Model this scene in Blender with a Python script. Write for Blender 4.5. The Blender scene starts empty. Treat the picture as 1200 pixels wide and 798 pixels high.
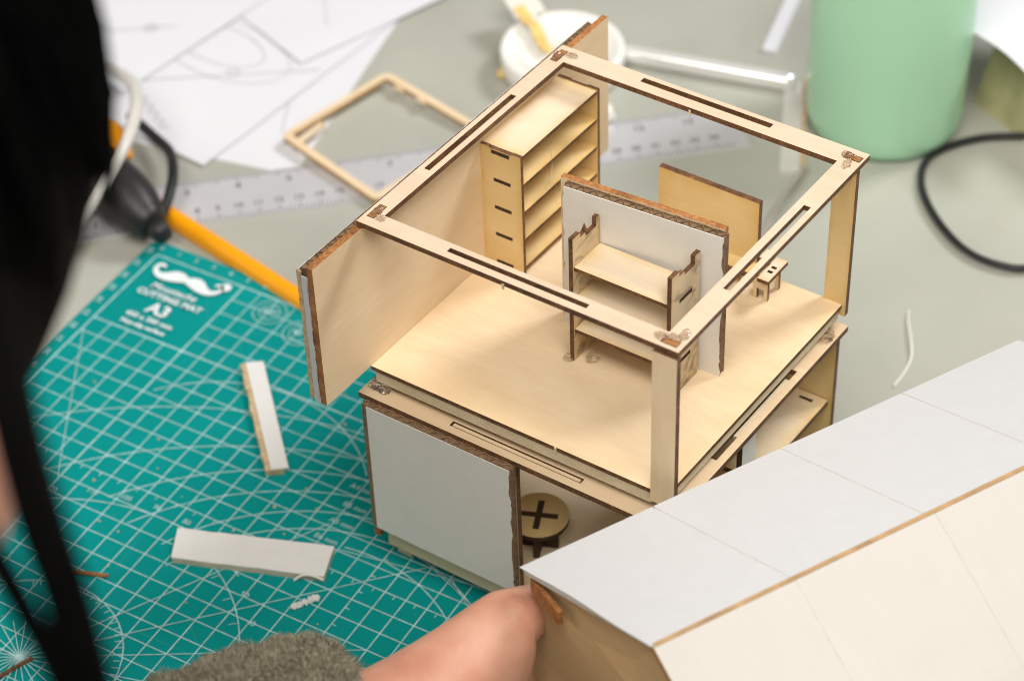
import bpy, bmesh, math, random
from mathutils import Vector, Matrix, noise as mnoise
random.seed(7)
R = math.radians
sc = bpy.context.scene
COL = sc.collection

# ------------------------------------------------------------------ camera
# lengths below are centimetres on the cutting mat's own grid (x along its top
# edge, y away from the viewer, z up from the mat's face); W() turns them into metres
MATH = 0.3
def W(p): return Vector((p[0], p[1], p[2] + MATH)) * 0.01

CAM = Vector((60.4249, -66.8903, 74.3933))
CR = ((0.866998829586739, 0.4974618022329142, -0.029065182167080955),
      (0.3169888071558512, -0.5955873930907309, -0.7381014519219549),
      (-0.3844881345804252, 0.630719757507697, -0.6740633960216922))
cam_d = bpy.data.cameras.new('camera')
cam = bpy.data.objects.new('camera', cam_d); COL.objects.link(cam)
rx, dn, fw = [Vector(r) for r in CR]
m = Matrix((rx, -dn, -fw)).transposed().to_4x4()
m.translation = W(CAM)
cam.matrix_world = m
cam_d.sensor_width = 36; cam_d.lens = 85
cam_d.clip_start = 0.02; cam_d.clip_end = 20
cam_d.dof.use_dof = True; cam_d.dof.focus_distance = 0.91; cam_d.dof.aperture_fstop = 8.6
sc.camera = cam

# ------------------------------------------------------------------ light
world = bpy.data.worlds.new('World'); sc.world = world; world.use_nodes = True
bg = world.node_tree.nodes['Background']
bg.inputs['Color'].default_value = (1.0, 0.93, 0.82, 1); bg.inputs['Strength'].default_value = 0.12
def area(name, loc, target, size, power, col):
    l = bpy.data.lights.new(name, 'AREA'); l.shape = 'RECTANGLE'
    l.size, l.size_y = size; l.energy = power; l.color = col
    o = bpy.data.objects.new(name, l); COL.objects.link(o)
    o.location = loc
    o.rotation_euler = (Vector(target) - Vector(loc)).to_track_quat('-Z', 'Y').to_euler()
    return o
area('window_light', (1.55, 2.1, 2.7), (0.27, -0.05, 0.05), (0.9, 0.9), 80, (1.0, 0.985, 0.97))
area('ceiling_light', (0.75, -0.95, 1.9), (0.27, 0.0, 0.12), (1.8, 1.1), 50, (1.0, 0.95, 0.86))
area('side_fill_light', (-1.75, -1.25, 0.75), (0.30, -0.05, 0.12), (1.3, 0.8), 9, (1.0, 0.92, 0.80))  # added low fill from front left to brighten the gable; no window known there
sc.view_settings.view_transform = 'Standard'; sc.view_settings.look = 'None'
sc.cycles.filter_width = 1.0
sc.view_settings.exposure = 0.10; sc.view_settings.gamma = 1.0
sc.view_settings.use_curve_mapping = False

# ------------------------------------------------------------------ materials
def mat(name): 
    m = bpy.data.materials.new(name); m.use_nodes = True
    nt = m.node_tree; b = nt.nodes['Principled BSDF']
    return m, nt, b
def N(nt, t, **kw):
    n = nt.nodes.new(t)
    for k, v in kw.items():
        if k in n.inputs: n.inputs[k].default_value = v
        else: setattr(n, k, v)
    return n
def ramp(nt, fac, stops):
    r = nt.nodes.new('ShaderNodeValToRGB'); cr = r.color_ramp
    while len(cr.elements) < len(stops): cr.elements.new(0.5)
    for e, (p, c) in zip(cr.elements, stops): e.position = p; e.color = (*c, 1)
    nt.links.new(fac, r.inputs['Fac']); return r.outputs['Color']
def mixc(nt, fac, a, b, blend='MIX'):
    n = nt.nodes.new('ShaderNodeMix'); n.data_type = 'RGBA'; n.blend_type = blend
    for s, v in ((n.inputs[0], fac), (n.inputs[6], a), (n.inputs[7], b)):
        if hasattr(v, 'links'): nt.links.new(v, s)
        elif isinstance(v, (int, float)): s.default_value = v
        else: s.default_value = (*v, 1)
    return n.outputs[2]
def math_(nt, op, a, b=0.0):
    n = nt.nodes.new('ShaderNodeMath'); n.operation = op
    for s, v in ((n.inputs[0], a), (n.inputs[1], b)):
        if hasattr(v, 'links'): nt.links.new(v, s)
        else: s.default_value = v
    return n.outputs[0]
def bump(nt, b, h, strength, dist):
    n = nt.nodes.new('ShaderNodeBump'); n.inputs['Strength'].default_value = strength
    n.inputs['Distance'].default_value = dist
    nt.links.new(h, n.inputs['Height']); nt.links.new(n.outputs[0], b.inputs['Normal'])
def simple(name, col, rough=0.6, var=0.06, scale=60, bmp=0.0, bscale=None, spec=None, metal=0.0):
    m, nt, b = mat(name)
    tc = nt.nodes.new('ShaderNodeTexCoord')
    no = N(nt, 'ShaderNodeTexNoise', Scale=float(scale), Detail=4.0)
    nt.links.new(tc.outputs['Object'], no.inputs['Vector'])
    lo = tuple(max(0, c*(1-var)) for c in col); hi = tuple(min(1, c*(1+var)) for c in col)
    nt.links.new(ramp(nt, no.outputs['Fac'], ((0.3, lo), (0.7, hi))), b.inputs['Base Color'])
    b.inputs['Roughness'].default_value = rough; b.inputs['Metallic'].default_value = metal
    if spec is not None: b.inputs['Specular IOR Level'].default_value = spec
    if bmp:
        n2 = N(nt, 'ShaderNodeTexNoise', Scale=float(bscale or scale*4), Detail=3.0)
        nt.links.new(tc.outputs['Object'], n2.inputs['Vector'])
        bump(nt, b, n2.outputs['Fac'], bmp, 0.0004)
    return m

def birch(name, lo, hi, stain=0.0, stain_col=(0.55, 0.30, 0.05), along='U', smudge=0.0):
    """plywood face: fine grain along one direction of its own sheet, laser-smoke stain towards its rim (on the floor also a painted warm glow)"""
    m, nt, b = mat(name)
    uv = N(nt, 'ShaderNodeUVMap', uv_map='cm'); oi = nt.nodes.new('ShaderNodeObjectInfo')
    off = N(nt, 'ShaderNodeVectorMath', operation='ADD')
    cmb = nt.nodes.new('ShaderNodeCombineXYZ')
    nt.links.new(math_(nt, 'MULTIPLY', oi.outputs['Random'], 40.0), cmb.inputs[0])
    nt.links.new(math_(nt, 'MULTIPLY', oi.outputs['Random'], 17.0), cmb.inputs[1])
    nt.links.new(uv.outputs[0], off.inputs[0]); nt.links.new(cmb.outputs[0], off.inputs[1])
    def grain(sx, sy, det=5.0, dist=0.3):
        mp = nt.nodes.new('ShaderNodeMapping')
        mp.inputs['Scale'].default_value = (sx, sy, 1) if along == 'U' else (sy, sx, 1)
        nt.links.new(off.outputs[0], mp.inputs['Vector'])
        n = N(nt, 'ShaderNodeTexNoise', Scale=1.0, Detail=det, Distortion=dist)
        nt.links.new(mp.outputs[0], n.inputs['Vector']); return n.outputs['Fac']
    g1 = grain(0.5, 4.0); g2 = grain(2.2, 26.0, 3.0, 0.0); g3 = grain(0.25, 0.5, 2.0, 0.8)
    t = math_(nt, 'ADD', math_(nt, 'MULTIPLY', g1, 0.35), math_(nt, 'ADD', math_(nt, 'MULTIPLY', g2, 0.2), math_(nt, 'MULTIPLY', g3, 0.45)))
    c = ramp(nt, t, ((0.36, lo), (0.64, hi)))
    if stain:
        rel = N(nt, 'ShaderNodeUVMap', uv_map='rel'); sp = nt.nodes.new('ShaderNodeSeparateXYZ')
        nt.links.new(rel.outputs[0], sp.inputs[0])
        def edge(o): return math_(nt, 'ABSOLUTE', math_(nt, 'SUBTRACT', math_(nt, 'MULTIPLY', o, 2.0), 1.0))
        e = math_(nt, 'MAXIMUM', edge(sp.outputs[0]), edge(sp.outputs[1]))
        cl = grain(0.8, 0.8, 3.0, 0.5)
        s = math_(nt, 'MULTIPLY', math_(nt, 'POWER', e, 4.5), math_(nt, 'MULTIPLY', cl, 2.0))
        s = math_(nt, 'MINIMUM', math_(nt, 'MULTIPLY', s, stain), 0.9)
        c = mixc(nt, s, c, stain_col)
    if smudge:
        sm = grain(0.9, 1.1, 4.0, 1.0)
        k = ramp(nt, sm, ((0.52, (0, 0, 0)), (0.68, (smudge,)*3)))
        sp2 = nt.nodes.new('ShaderNodeSeparateColor'); nt.links.new(k, sp2.inputs[0])
        c = mixc(nt, sp2.outputs[0], c, (0.12, 0.09, 0.07))
    nt.links.new(c, b.inputs['Base Color'])
    b.inputs['Roughness'].default_value = 0.55; b.inputs['Specular IOR Level'].default_value = 0.35
    bump(nt, b, g2, 0.12, 0.0002)
    return m

WOOD = birch('birch_face', (0.735, 0.555, 0.35), (0.80, 0.64, 0.445))
WOODD = birch('birch_deck', (0.60, 0.45, 0.29), (0.68, 0.53, 0.36))
WOODFL = birch('birch_floor', (0.75, 0.57, 0.37), (0.82, 0.67, 0.475), stain=0.22, stain_col=(0.70, 0.44, 0.16))  # amber rim: smoke stain plus the warm glow by the wall, painted in
WOODF = birch('birch_frame', (0.66, 0.50, 0.36), (0.73, 0.585, 0.45))
WOODV = birch('birch_face_cross', (0.735, 0.555, 0.35), (0.80, 0.64, 0.445), along='V')
WOODY = birch('birch_smoked', (0.72, 0.595, 0.43), (0.80, 0.685, 0.53), stain=0.5, stain_col=(0.64, 0.40, 0.08))
WOODYY = birch('birch_yellowed', (0.72, 0.53, 0.25), (0.78, 0.60, 0.32), stain=0.5, stain_col=(0.60, 0.36, 0.08))
WOODS = birch('birch_sooty', (0.60, 0.45, 0.27), (0.74, 0.60, 0.42), stain=0.4, smudge=0.6)

def burnt(name, a, b_, c):
    m, nt, b = mat(name)
    tc = nt.nodes.new('ShaderNodeTexCoord')
    n1 = N(nt, 'ShaderNodeTexNoise', Scale=900.0, Detail=4.0); n2 = N(nt, 'ShaderNodeTexNoise', Scale=120.0, Detail=2.0)
    for n in (n1, n2): nt.links.new(tc.outputs['Object'], n.inputs['Vector'])
    t = math_(nt, 'ADD', math_(nt, 'MULTIPLY', n1.outputs['Fac'], 0.6), math_(nt, 'MULTIPLY', n2.outputs['Fac'], 0.4))
    nt.links.new(ramp(nt, t, ((0.35, a), (0.52, b_), (0.68, c))), b.inputs['Base Color'])
    b.inputs['Roughness'].default_value = 0.7
    bump(nt, b, n1.outputs['Fac'], 0.4, 0.0003)
    return m
BURN = burnt('burnt_edge', (0.06, 0.026, 0.011), (0.14, 0.062, 0.024), (0.26, 0.125, 0.05))
BURNO = burnt('burnt_edge_orange', (0.20, 0.075, 0.022), (0.38, 0.155, 0.045), (0.52, 0.25, 0.09))
SOOT = burnt('charred_slot', (0.025, 0.012, 0.008), (0.05, 0.025, 0.014), (0.09, 0.045, 0.02))
BARE = burnt('pale_strip', (0.58, 0.48, 0.32), (0.66, 0.56, 0.39), (0.72, 0.62, 0.45))
LINER = simple('white_card', (0.76, 0.735, 0.685), 0.65, 0.02, 150, 0.05, 1500)
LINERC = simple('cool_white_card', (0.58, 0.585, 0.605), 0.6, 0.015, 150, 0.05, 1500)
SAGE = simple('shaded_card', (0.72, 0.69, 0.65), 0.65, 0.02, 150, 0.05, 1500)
LINERW = simple('offcut_white', (0.75, 0.745, 0.74), 0.6, 0.02, 150, 0.05, 1500)
TORN = simple('torn_card', (0.55, 0.40, 0.24), 0.9, 0.25, 300, 0.4, 900)
KRAFT = simple('brown_flutes', (0.20, 0.12, 0.065), 0.85, 0.3, 500, 0.3, 2500)
TABLE = simple('grey_table_top', (0.41, 0.415, 0.37), 0.4, 0.07, 14, 0.03, 900)
PAPER = simple('drawing_paper', (0.69, 0.70, 0.76), 0.7, 0.012, 20)
PENCIL = simple('pencil_line', (0.46, 0.46, 0.50), 0.8, 0.15, 90)
MATG = simple('teal_mat', (0.0, 0.25, 0.245), 0.7, 0.05, 25, 0.12, 3500, spec=0.12)
PRINT = simple('mat_print', (0.42, 0.63, 0.66), 0.6, 0.22, 260)
LOGO = simple('mat_logo_print', (0.74, 0.80, 0.84), 0.6, 0.03, 200)
MINT = simple('mint_glaze', (0.40, 0.70, 0.49), 0.28, 0.02, 12)
BLACKP = simple('black_plastic', (0.012, 0.012, 0.013), 0.45, 0.2, 60)
CORD = simple('black_cord', (0.010, 0.011, 0.012), 0.5, 0.2, 60)
ORANGE = simple('orange_plastic', (0.95, 0.37, 0.0), 0.4, 0.03, 60)
WHITEP = simple('white_plastic', (0.86, 0.85, 0.82), 0.35, 0.02, 40)
CABLE = simple('white_tube', (0.62, 0.60, 0.57), 0.35, 0.04, 60)
STEEL = simple('satin_steel', (0.66, 0.66, 0.70), 0.34, 0.05, 30, metal=0.3)
INK = simple('ruler_ink', (0.10, 0.10, 0.13), 0.6, 0.1, 90)
TAPEY = simple('yellow_glue', (0.80, 0.56, 0.20), 0.4, 0.2, 90)
OLIVE = simple('olive_wrap', (0.54, 0.51, 0.29), 0.3, 0.3, 28, 0.15, 200)
OLIVE2 = simple('olive_seam', (0.50, 0.40, 0.10), 0.4, 0.2, 60)
CREAM = birch('cream_veneer', (0.535, 0.51, 0.48), (0.555, 0.53, 0.505), along='U')
GABLEM = birch('gable_veneer', (0.50, 0.33, 0.17), (0.60, 0.42, 0.23), along='U')
SKIN_ = None
def skinmat():
    m, nt, b = mat('skin')
    tc = nt.nodes.new('ShaderNodeTexCoord'); n = N(nt, 'ShaderNodeTexNoise', Scale=45.0, Detail=5.0)
    nt.links.new(tc.outputs['Object'], n.inputs['Vector'])
    nt.links.new(ramp(nt, n.outputs['Fac'], ((0.3, (0.56, 0.25, 0.165)), (0.5, (0.63, 0.32, 0.225)), (0.7, (0.67, 0.38, 0.28)))), b.inputs['Base Color'])
    b.inputs['Roughness'].default_value = 0.5
    b.inputs['Subsurface Weight'].default_value = 0.15
    b.inputs['Subsurface Radius'].default_value = (0.006, 0.0025, 0.0012)
    n2 = N(nt, 'ShaderNodeTexNoise', Scale=700.0, Detail=3.0); nt.links.new(tc.outputs['Object'], n2.inputs['Vector'])
    bump(nt, b, n2.outputs['Fac'], 0.35, 0.0006)
    return m
SKIN = skinmat()
FLEECE = simple('olive_fleece', (0.30, 0.27, 0.195), 0.95, 0.12, 120, 0.6, 500)
HAIR = simple('black_hair', (0.0015, 0.0015, 0.0015), 0.7, 0.2, 200, spec=0.03)
def gluemat():
    m, nt, b = mat('clear_hot_glue')
    b.inputs['Base Color'].default_value = (0.95, 0.88, 0.76, 1)
    b.inputs['Roughness'].default_value = 0.06; b.inputs['Transmission Weight'].default_value = 0.95
    b.inputs['IOR'].default_value = 1.45
    tc = nt.nodes.new('ShaderNodeTexCoord'); n = N(nt, 'ShaderNodeTexNoise', Scale=500.0, Detail=2.0)
    nt.links.new(tc.outputs['Object'], n.inputs['Vector']); bump(nt, b, n.outputs['Fac'], 0.3, 0.0005)
    return m
GLUE = gluemat()
def stickmat():
    m, nt, b = mat('translucent_glue_stick')
    tc = nt.nodes.new('ShaderNodeTexCoord'); n = N(nt, 'ShaderNodeTexNoise', Scale=60.0, Detail=2.0)
    nt.links.new(tc.outputs['Object'], n.inputs['Vector'])
    nt.links.new(ramp(nt, n.outputs['Fac'], ((0.3, (0.88, 0.88, 0.88)), (0.7, (0.94, 0.94, 0.94)))), b.inputs['Base Color']); b.inputs['Metallic'].default_value = 0.35
    b.inputs['Roughness'].default_value = 0.12; b.inputs['Transmission Weight'].default_value = 0.1
    return m
STICK = stickmat()
def filmmat():
    m, nt, b = mat('frosted_film')
    b.inputs['Base Color'].default_value = (0.86, 0.86, 0.85, 1)
    b.inputs['Roughness'].default_value = 0.3; b.inputs['Alpha'].default_value = 0.45
    return m
FILM = filmmat()

# ------------------------------------------------------------------ object helpers
def link(name, me, mats, root=None, smooth=False):
    o = bpy.data.objects.new(name, me); COL.objects.link(o)
    for mm in (mats if isinstance(mats, (list, tuple)) else [mats]): me.materials.append(mm)
    if smooth:
        for p in me.polygons: p.use_smooth = True
    if root: o.parent = root
    return o
def wloc(o):
    v = Vector((0, 0, 0))
    while o: v += o.location; o = o.parent
    return v
def thing(name, label, cat, base, group=None):
    o = bpy.data.objects.new(name, None); COL.objects.link(o)
    o.empty_display_size = 0.01
    o.location = W(base); o['label'] = label; o['category'] = cat
    if group: o['group'] = group
    return o
def tag(o, label, cat, group=None):
    o['label'] = label; o['category'] = cat
    if group: o['group'] = group
    return o
class MB:
    """collects quads/polys in mat centimetres, builds one mesh object relative to its parent"""
    def __init__(s): s.v = []; s.f = []; s.mi = []; s.uv = []; s.uv2 = []
    def poly(s, pts, mi=0, uv=None, uv2=None):
        i = len(s.v); s.v += [Vector(p) for p in pts]; s.f.append(list(range(i, i+len(pts)))); s.mi.append(mi)
        s.uv += uv or [(p[0], p[1]) for p in pts]; s.uv2 += uv2 or [(0.5, 0.5)]*len(pts)
    def box(s, o, a, b, c, mi=0):
        """corner o, edge vectors a, b, c (right handed)"""
        o, a, b, c = map(Vector, (o, a, b, c))
        A, B, Cc = a.length, b.length, c.length
        def q(p, x, y, lx, ly): s.poly([p, p+x, p+x+y, p+y], mi, [(0, 0), (lx, 0), (lx, ly), (0, ly)], [(0, 0), (1, 0), (1, 1), (0, 1)])
        q(o+c, a, b, A, B); q(o, b, a, B, A); q(o, a, c, A, Cc); q(o+b, c, a, Cc, A); q(o, c, b, Cc, B); q(o+a, b, c, B, Cc)
    def build(s, name, mats, root=None, smooth=False, weld=False):
        me = bpy.data.meshes.new(name)
        off = wloc(root) if root else Vector((0, 0, 0))
        o = None
        if not root:
            c = sum((W(v) for v in s.v), Vector())/len(s.v)
            zmin = min(W(v).z for v in s.v); off = Vector((c.x, c.y, zmin))
        me.from_pydata([W(v)-off for v in s.v], [], s.f)
        me.polygons.foreach_set('material_index', s.mi)
        for nm, dat in (('cm', s.uv), ('rel', s.uv2)):
            l = me.uv_layers.new(name=nm)
            l.data.foreach_set('uv', [x for p in dat for x in p])
        if weld:
            bm = bmesh.new(); bm.from_mesh(me); bmesh.ops.remove_doubles(bm, verts=bm.verts, dist=1e-6); bm.to_mesh(me); bm.free()
        o = link(name, me, mats, root, smooth)
        if not root: o.location = off
        return o

def plate(mb, O, A, B, us, vs, th, keep=None, mi=(0, 1)):
    """laser-cut sheet: outer face through O spanned by A x B, thickness th behind it; us/vs grid lines, keep(i,j)->cell present"""
    O, A, B = Vector(O), Vector(A), Vector(B); n = A.cross(B).normalized()
    nu, nv = len(us)-1, len(vs)-1
    k = lambda i, j: 0 <= i < nu and 0 <= j < nv and (keep is None or keep(i, j))
    u0, v0, U, V = us[0], vs[0], us[-1]-us[0], vs[-1]-vs[0]
    P = lambda u, v, d: O + A*u + B*v - n*d
    rel = lambda u, v: ((u-u0)/U, (v-v0)/V)
    for i in range(nu):
        for j in range(nv):
            if not k(i, j): continue
            a, b, c, d = us[i], us[i+1], vs[j], vs[j+1]
            uv = [(a, c), (b, c), (b, d), (a, d)]
            mb.poly([P(*p, 0) for p in uv], mi[0], uv, [rel(*p) for p in uv])
            r = uv[::-1]; mb.poly([P(*p, th) for p in r], mi[0], r, [rel(*p) for p in r])
            for (di, dj, p, q) in ((-1, 0, (a, d), (a, c)), (1, 0, (b, c), (b, d)), (0, -1, (a, c), (b, c)), (0, 1, (b, d), (a, d))):
                if not k(i+di, j+dj): mb.poly([P(*p, 0), P(*p, th), P(*q, th), P(*q, 0)], mi[1])
def cut(us, vs, holes):
    """cell mask with rectangular holes (u0,u1,v0,v1)"""
    def keep(i, j):
        u = (us[i]+us[i+1])/2; v = (vs[j]+vs[j+1])/2
        return not any(h[0] < u < h[1] and h[2] < v < h[3] for h in holes)
    return keep
def sheet(name, root, O, A, B, ur, vr, th, mats, holes=()):
    us = sorted({ur[0], ur[1], *[x for h in holes for x in h[:2] if ur[0] < x < ur[1]]})
    vs = sorted({vr[0], vr[1], *[x for h in holes for x in h[2:] if vr[0] < x < vr[1]]})
    mb = MB(); plate(mb, O, A, B, us, vs, th, cut(us, vs, holes))
    return mb.build(name, mats, root)
def tube(mb, pts, rad, seg=10, mi=0, cap=True):
    pts = [Vector(p) for p in pts]; n = len(pts); rings = []
    up = Vector((0.13, 0.21, 0.97)).normalized()
    base = len(mb.v); 
    for i, p in enumerate(pts):
        t = (pts[min(i+1, n-1)] - pts[max(i-1, 0)]).normalized()
        x = t.cross(up); x = x.normalized() if x.length > 1e-4 else t.orthogonal().normalized()
        y = t.cross(x); r = rad(i/(n-1)) if callable(rad) else rad
        rings.append([p + (x*math.cos(a)+y*math.sin(a))*r for a in [2*math.pi*k/seg for k in range(seg)]])
    for i in range(n-1):
        for k in range(seg):
            a, b = rings[i], rings[i+1]; k2 = (k+1) % seg
            mb.poly([a[k], b[k], b[k2], a[k2]], mi)
    if cap:
        mb.poly(rings[0], mi); mb.poly(rings[-1][::-1], mi)
def smooth_path(pts, sub=6):
    pts = [Vector(p) for p in pts]; out = []
    for i in range(len(pts)-1):
        p0, p1, p2, p3 = pts[max(i-1, 0)], pts[i], pts[i+1], pts[min(i+2, len(pts)-1)]
        for k in range(sub):
            t = k/sub
            out.append(0.5*((2*p1)+(p2-p0)*t+(2*p0-5*p1+4*p2-p3)*t*t+(3*p1-p0-3*p2+p3)*t**3))
    return out+[pts[-1]]
def lathe(mb, c, prof, seg=48, mi=0):
    c = Vector(c)
    ring = lambda r, z: [c+Vector((r*math.cos(2*math.pi*k/seg), r*math.sin(2*math.pi*k/seg), z)) for k in range(seg)]
    for (r0, z0), (r1, z1) in zip(prof[:-1], prof[1:]):
        a, b = ring(r0, z0), ring(r1, z1)
        for k in range(seg):
            k2 = (k+1) % seg; mb.poly([a[k], a[k2], b[k2], b[k]], mi)
def blob(mb, c, r, seed=0, mi=0, squash=(1, 1, 0.7), amp=0.3):
    bm = bmesh.new(); bmesh.ops.create_icosphere(bm, subdivisions=3, radius=1)
    c = Vector(c)
    for f in bm.faces:
        pts = []
        for v in f.verts:
            k = 1+amp*mnoise.noise(v.co*1.6+Vector((seed*3.1, seed, 0)))
            pts.append(c+Vector((v.co.x*squash[0], v.co.y*squash[1], v.co.z*squash[2]))*r*k)
        mb.poly(pts, mi)
    bm.free()
def corrug(name, root, O, A, H, T, L, Ht, th, wl=0.55, ragged_end=False, liners=True):
    """corrugated board core: sine flutes running along H between two kraft liners"""
    O, A, H, T = Vector(O), Vector(A), Vector(H), Vector(T); mb = MB()
    n = max(8, int(L/wl*8)); w = 0.03
    def edge(i): return mnoise.noise(Vector((i*0.7, L, Ht)))*0.05
    prev = None
    for i in range(n+1):
        a = L*i/n; d = th/2+(th/2-w)*math.sin(2*math.pi*a/wl)
        top = Ht+edge(i)
        cur = (O+A*a+T*(d-w)+H*0.0, O+A*a+T*(d-w)+H*top, O+A*a+T*(d+w)+H*top, O+A*a+T*(d+w))
        if prev:
            for x in range(4):
                y = (x+1) % 4; mb.poly([prev[x], cur[x], cur[y], prev[y]])
        else: mb.poly(cur)
        prev = cur
    mb.poly(prev[::-1])
    mb.box(O+A*0.03+T*0.03, A*(L-0.06), T*(th-0.06), H*(Ht-0.07))
    if liners:
        for d in (0.0, th-w):
            segs = 24
            for i in range(segs):
                a0, a1 = L*i/segs, L*(i+1)/segs
                mb.box(O+A*a0+T*d, A*(a1-a0), T*w, H*(Ht-0.02+edge(i*3)*0.7))
    return mb.build(name, KRAFT, root)
def ragged(name, root, O, A, H, T, L, Ht, th, m, ends=(0, 0, 0, 0), n=36, amp=0.06):
    """card liner with torn rims; ends = which rims are torn (left,right,bottom,top)"""
    O, A, H, T = Vector(O), Vector(A), Vector(H), Vector(T); mb = MB()
    nz = lambda s, t: amp*(mnoise.noise(Vector((t*n*0.35, s*7.7, 0)))*1.2+mnoise.noise(Vector((t*n*1.1, s*3.3, 4)))*0.7)
    rim = []
    for k in range(n): t = k/n; rim.append((t*L, 0+(nz(1, t) if ends[2] else 0)))
    for k in range(n): t = k/n; rim.append((L+(1.2*nz(2, t) if ends[1] else 0), t*Ht))
    for k in range(n): t = 1-k/n; rim.append((t*L, Ht+(nz(3, t) if ends[3] else 0)))
    for k in range(n): t = 1-k/n; rim.append((0+(nz(4, t) if ends[0] else 0), t*Ht))
    c = (L/2, Ht/2); m_ = len(rim); P = lambda q, d: O+A*q[0]+H*q[1]+T*d
    inner = [(c[0]+(q[0]-c[0])*0.9, c[1]+(q[1]-c[1])*0.9) for q in rim]
    for i in range(m_):
        j = (i+1) % m_
        mb.poly([P(rim[i], 0), P(rim[j], 0), P(inner[j], 0), P(inner[i], 0)])
        mb.poly([P(rim[j], th), P(rim[i], th), P(inner[i], th), P(inner[j], th)])
        mb.poly([P(rim[j], 0), P(rim[i], 0), P(rim[i], th), P(rim[j], th)])
    mb.poly([P(q, 0) for q in inner]); mb.poly([P(q, th) for q in inner[::-1]])
    return mb.build(name, m, root)
Z = Vector((0, 0, 1))

# ------------------------------------------------------------------ setting: table
mb = MB(); mb.box((-95, -36, -3.3), (230, 0, 0), (0, 150, 0), (0, 0, 3.0))
t = mb.build('table_top', TABLE); t['kind'] = 'structure'; t['label'] = 'grey laminate worktop under everything'

# ------------------------------------------------------------------ cutting mat
cm = thing('cutting_mat', 'teal gridded cutting mat with white moustache emblem, lying under the plywood house', 'cutting mat', (21.7, -14.1, -0.3))
def rounded(x0, x1, y0, y1, r, n=6):
    out = []
    for cx, cy, a0 in ((x1-r, y1-r, 0), (x0+r, y1-r, 90), (x0+r, y0+r, 180), (x1-r, y0+r, 270)):
        out += [(cx+r*math.cos(R(a0+90*k/n)), cy+r*math.sin(R(a0+90*k/n))) for k in range(n+1)]
    return out
mb = MB(); rim = rounded(-0.8, 44.3, -29.2, 0.88, 0.5)
mb.poly([(x, y, 0) for x, y in rim]); mb.poly([(x, y, -0.295) for x, y in rim[::-1]])
for a, b in zip(rim, rim[1:]+rim[:1]): mb.poly([(*a, -0.295), (*b, -0.295), (*b, 0), (*a, 0)])
mb.build('mat_sheet', MATG, cm)
LZ = [0.008]
def nextz(): LZ[0] += 0.0022; return LZ[0]
def line(mb, p, q, w, z):
    p, q = Vector((*p, z)), Vector((*q, z)); d = (q-p).normalized(); n = Vector((-d.y, d.x, 0))*w/2
    mb.poly([p-n, q-n, q+n, p+n])
def arc(mb, c, r, a0, a1, w, z, n=40):
    for k in range(n):
        t0, t1 = R(a0+(a1-a0)*k/n), R(a0+(a1-a0)*(k+1)/n)
        f = lambda t, s: (c[0]+(r+s)*math.cos(t), c[1]+(r+s)*math.sin(t), z)
        mb.poly([f(t0, -w/2), f(t0, w/2), f(t1, w/2), f(t1, -w/2)][::-1])
mb = MB(); z = nextz(); LW = 0.045
for i in range(0, 44):
    line(mb, (i, -5 if 0 < i < 5 else 0), (i, -28), LW*(1.5 if i in (0, 5) else 1), z)
z = nextz()
for j in range(0, 29):
    line(mb, (5 if 0 < j < 5 else 0, -j), (43, -j), LW*(1.5 if j in (0, 5, 28) else 1), z)
for i in range(1, 86):                                            # half-centimetre ticks of the inner rulers
    if i % 2: line(mb, (i/2, -13.0), (i/2, -13.22), LW*0.8, z)
    if i % 2 and i < 56: line(mb, (20.0, -i/2), (20.22, -i/2), LW*0.8, z+0.0005)
mb.build('printed_grid', PRINT, cm)
mb = MB()
for (x, y, r, a0, a1) in ((20.5, -28.06, 21.5, 40, 140), (20, -22.73, 15.1, 35, 145), (20.2, -21.22, 12.6, 30, 150), (20, -19.27, 9.6, 25, 155),
                          (20, -18.98, 8.33, 20, 160), (18, -30.0, 24.5, 40, 132), (10.5, -24, 10.0, 62, 123), (9.9, -23, 4.17, 0, 360),
                          (10.4, -22.6, 8.2, -15, 80), (19.5, -19.1, 7.5, 10, 100), (11.1, -12.5, 7.4, 40, 140)):
    arc(mb, (x, y), r, a0, a1, LW, nextz())
st = Vector((9.9, -23.0))
for k in range(0, 24):
    a = R(15*k); z = nextz()
    L = {0: 12, 1: 12, 2: 14, 3: 16, 4: 14, 5: 2.2, 6: 2.2}.get(k, 2.0)
    line(mb, st, st+Vector((math.cos(a), math.sin(a)))*L, LW*0.8, z)
z = nextz()
for k in range(-30, 121, 5):
    a = R(k); d = Vector((math.cos(a), math.sin(a)))
    line(mb, st+d*3.85, st+d*4.15, LW*0.7, z)
z = nextz()
for k in range(-10, 75, 10):
    a = R(k); d = Vector((math.cos(a), math.sin(a))); c = Vector((10.4, -22.6))
    line(mb, c+d*7.8, c+d*8.15, LW*0.7, z)
for p, q in (((0.05, -5.8), (5.0, -14.2)), ((20.9, -12.07), (22.6, -10.4)), ((18, -12), (24.9, -10.9)), ((22.0, -11.0), (24.7, -12.05)),
             ((23, -11.1), (26.2, -13.4))):
    line(mb, p, q, LW*0.8, nextz())
for c in ((7.15, -0.98), (9.2, -1.55)):
    z = nextz()
    for r in (0.5, 0.8): arc(mb, c, r, 0, 360, LW*0.8, z, 24)
o = mb.build('printed_curves', PRINT, cm); o['kind'] = 'stuff'
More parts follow.
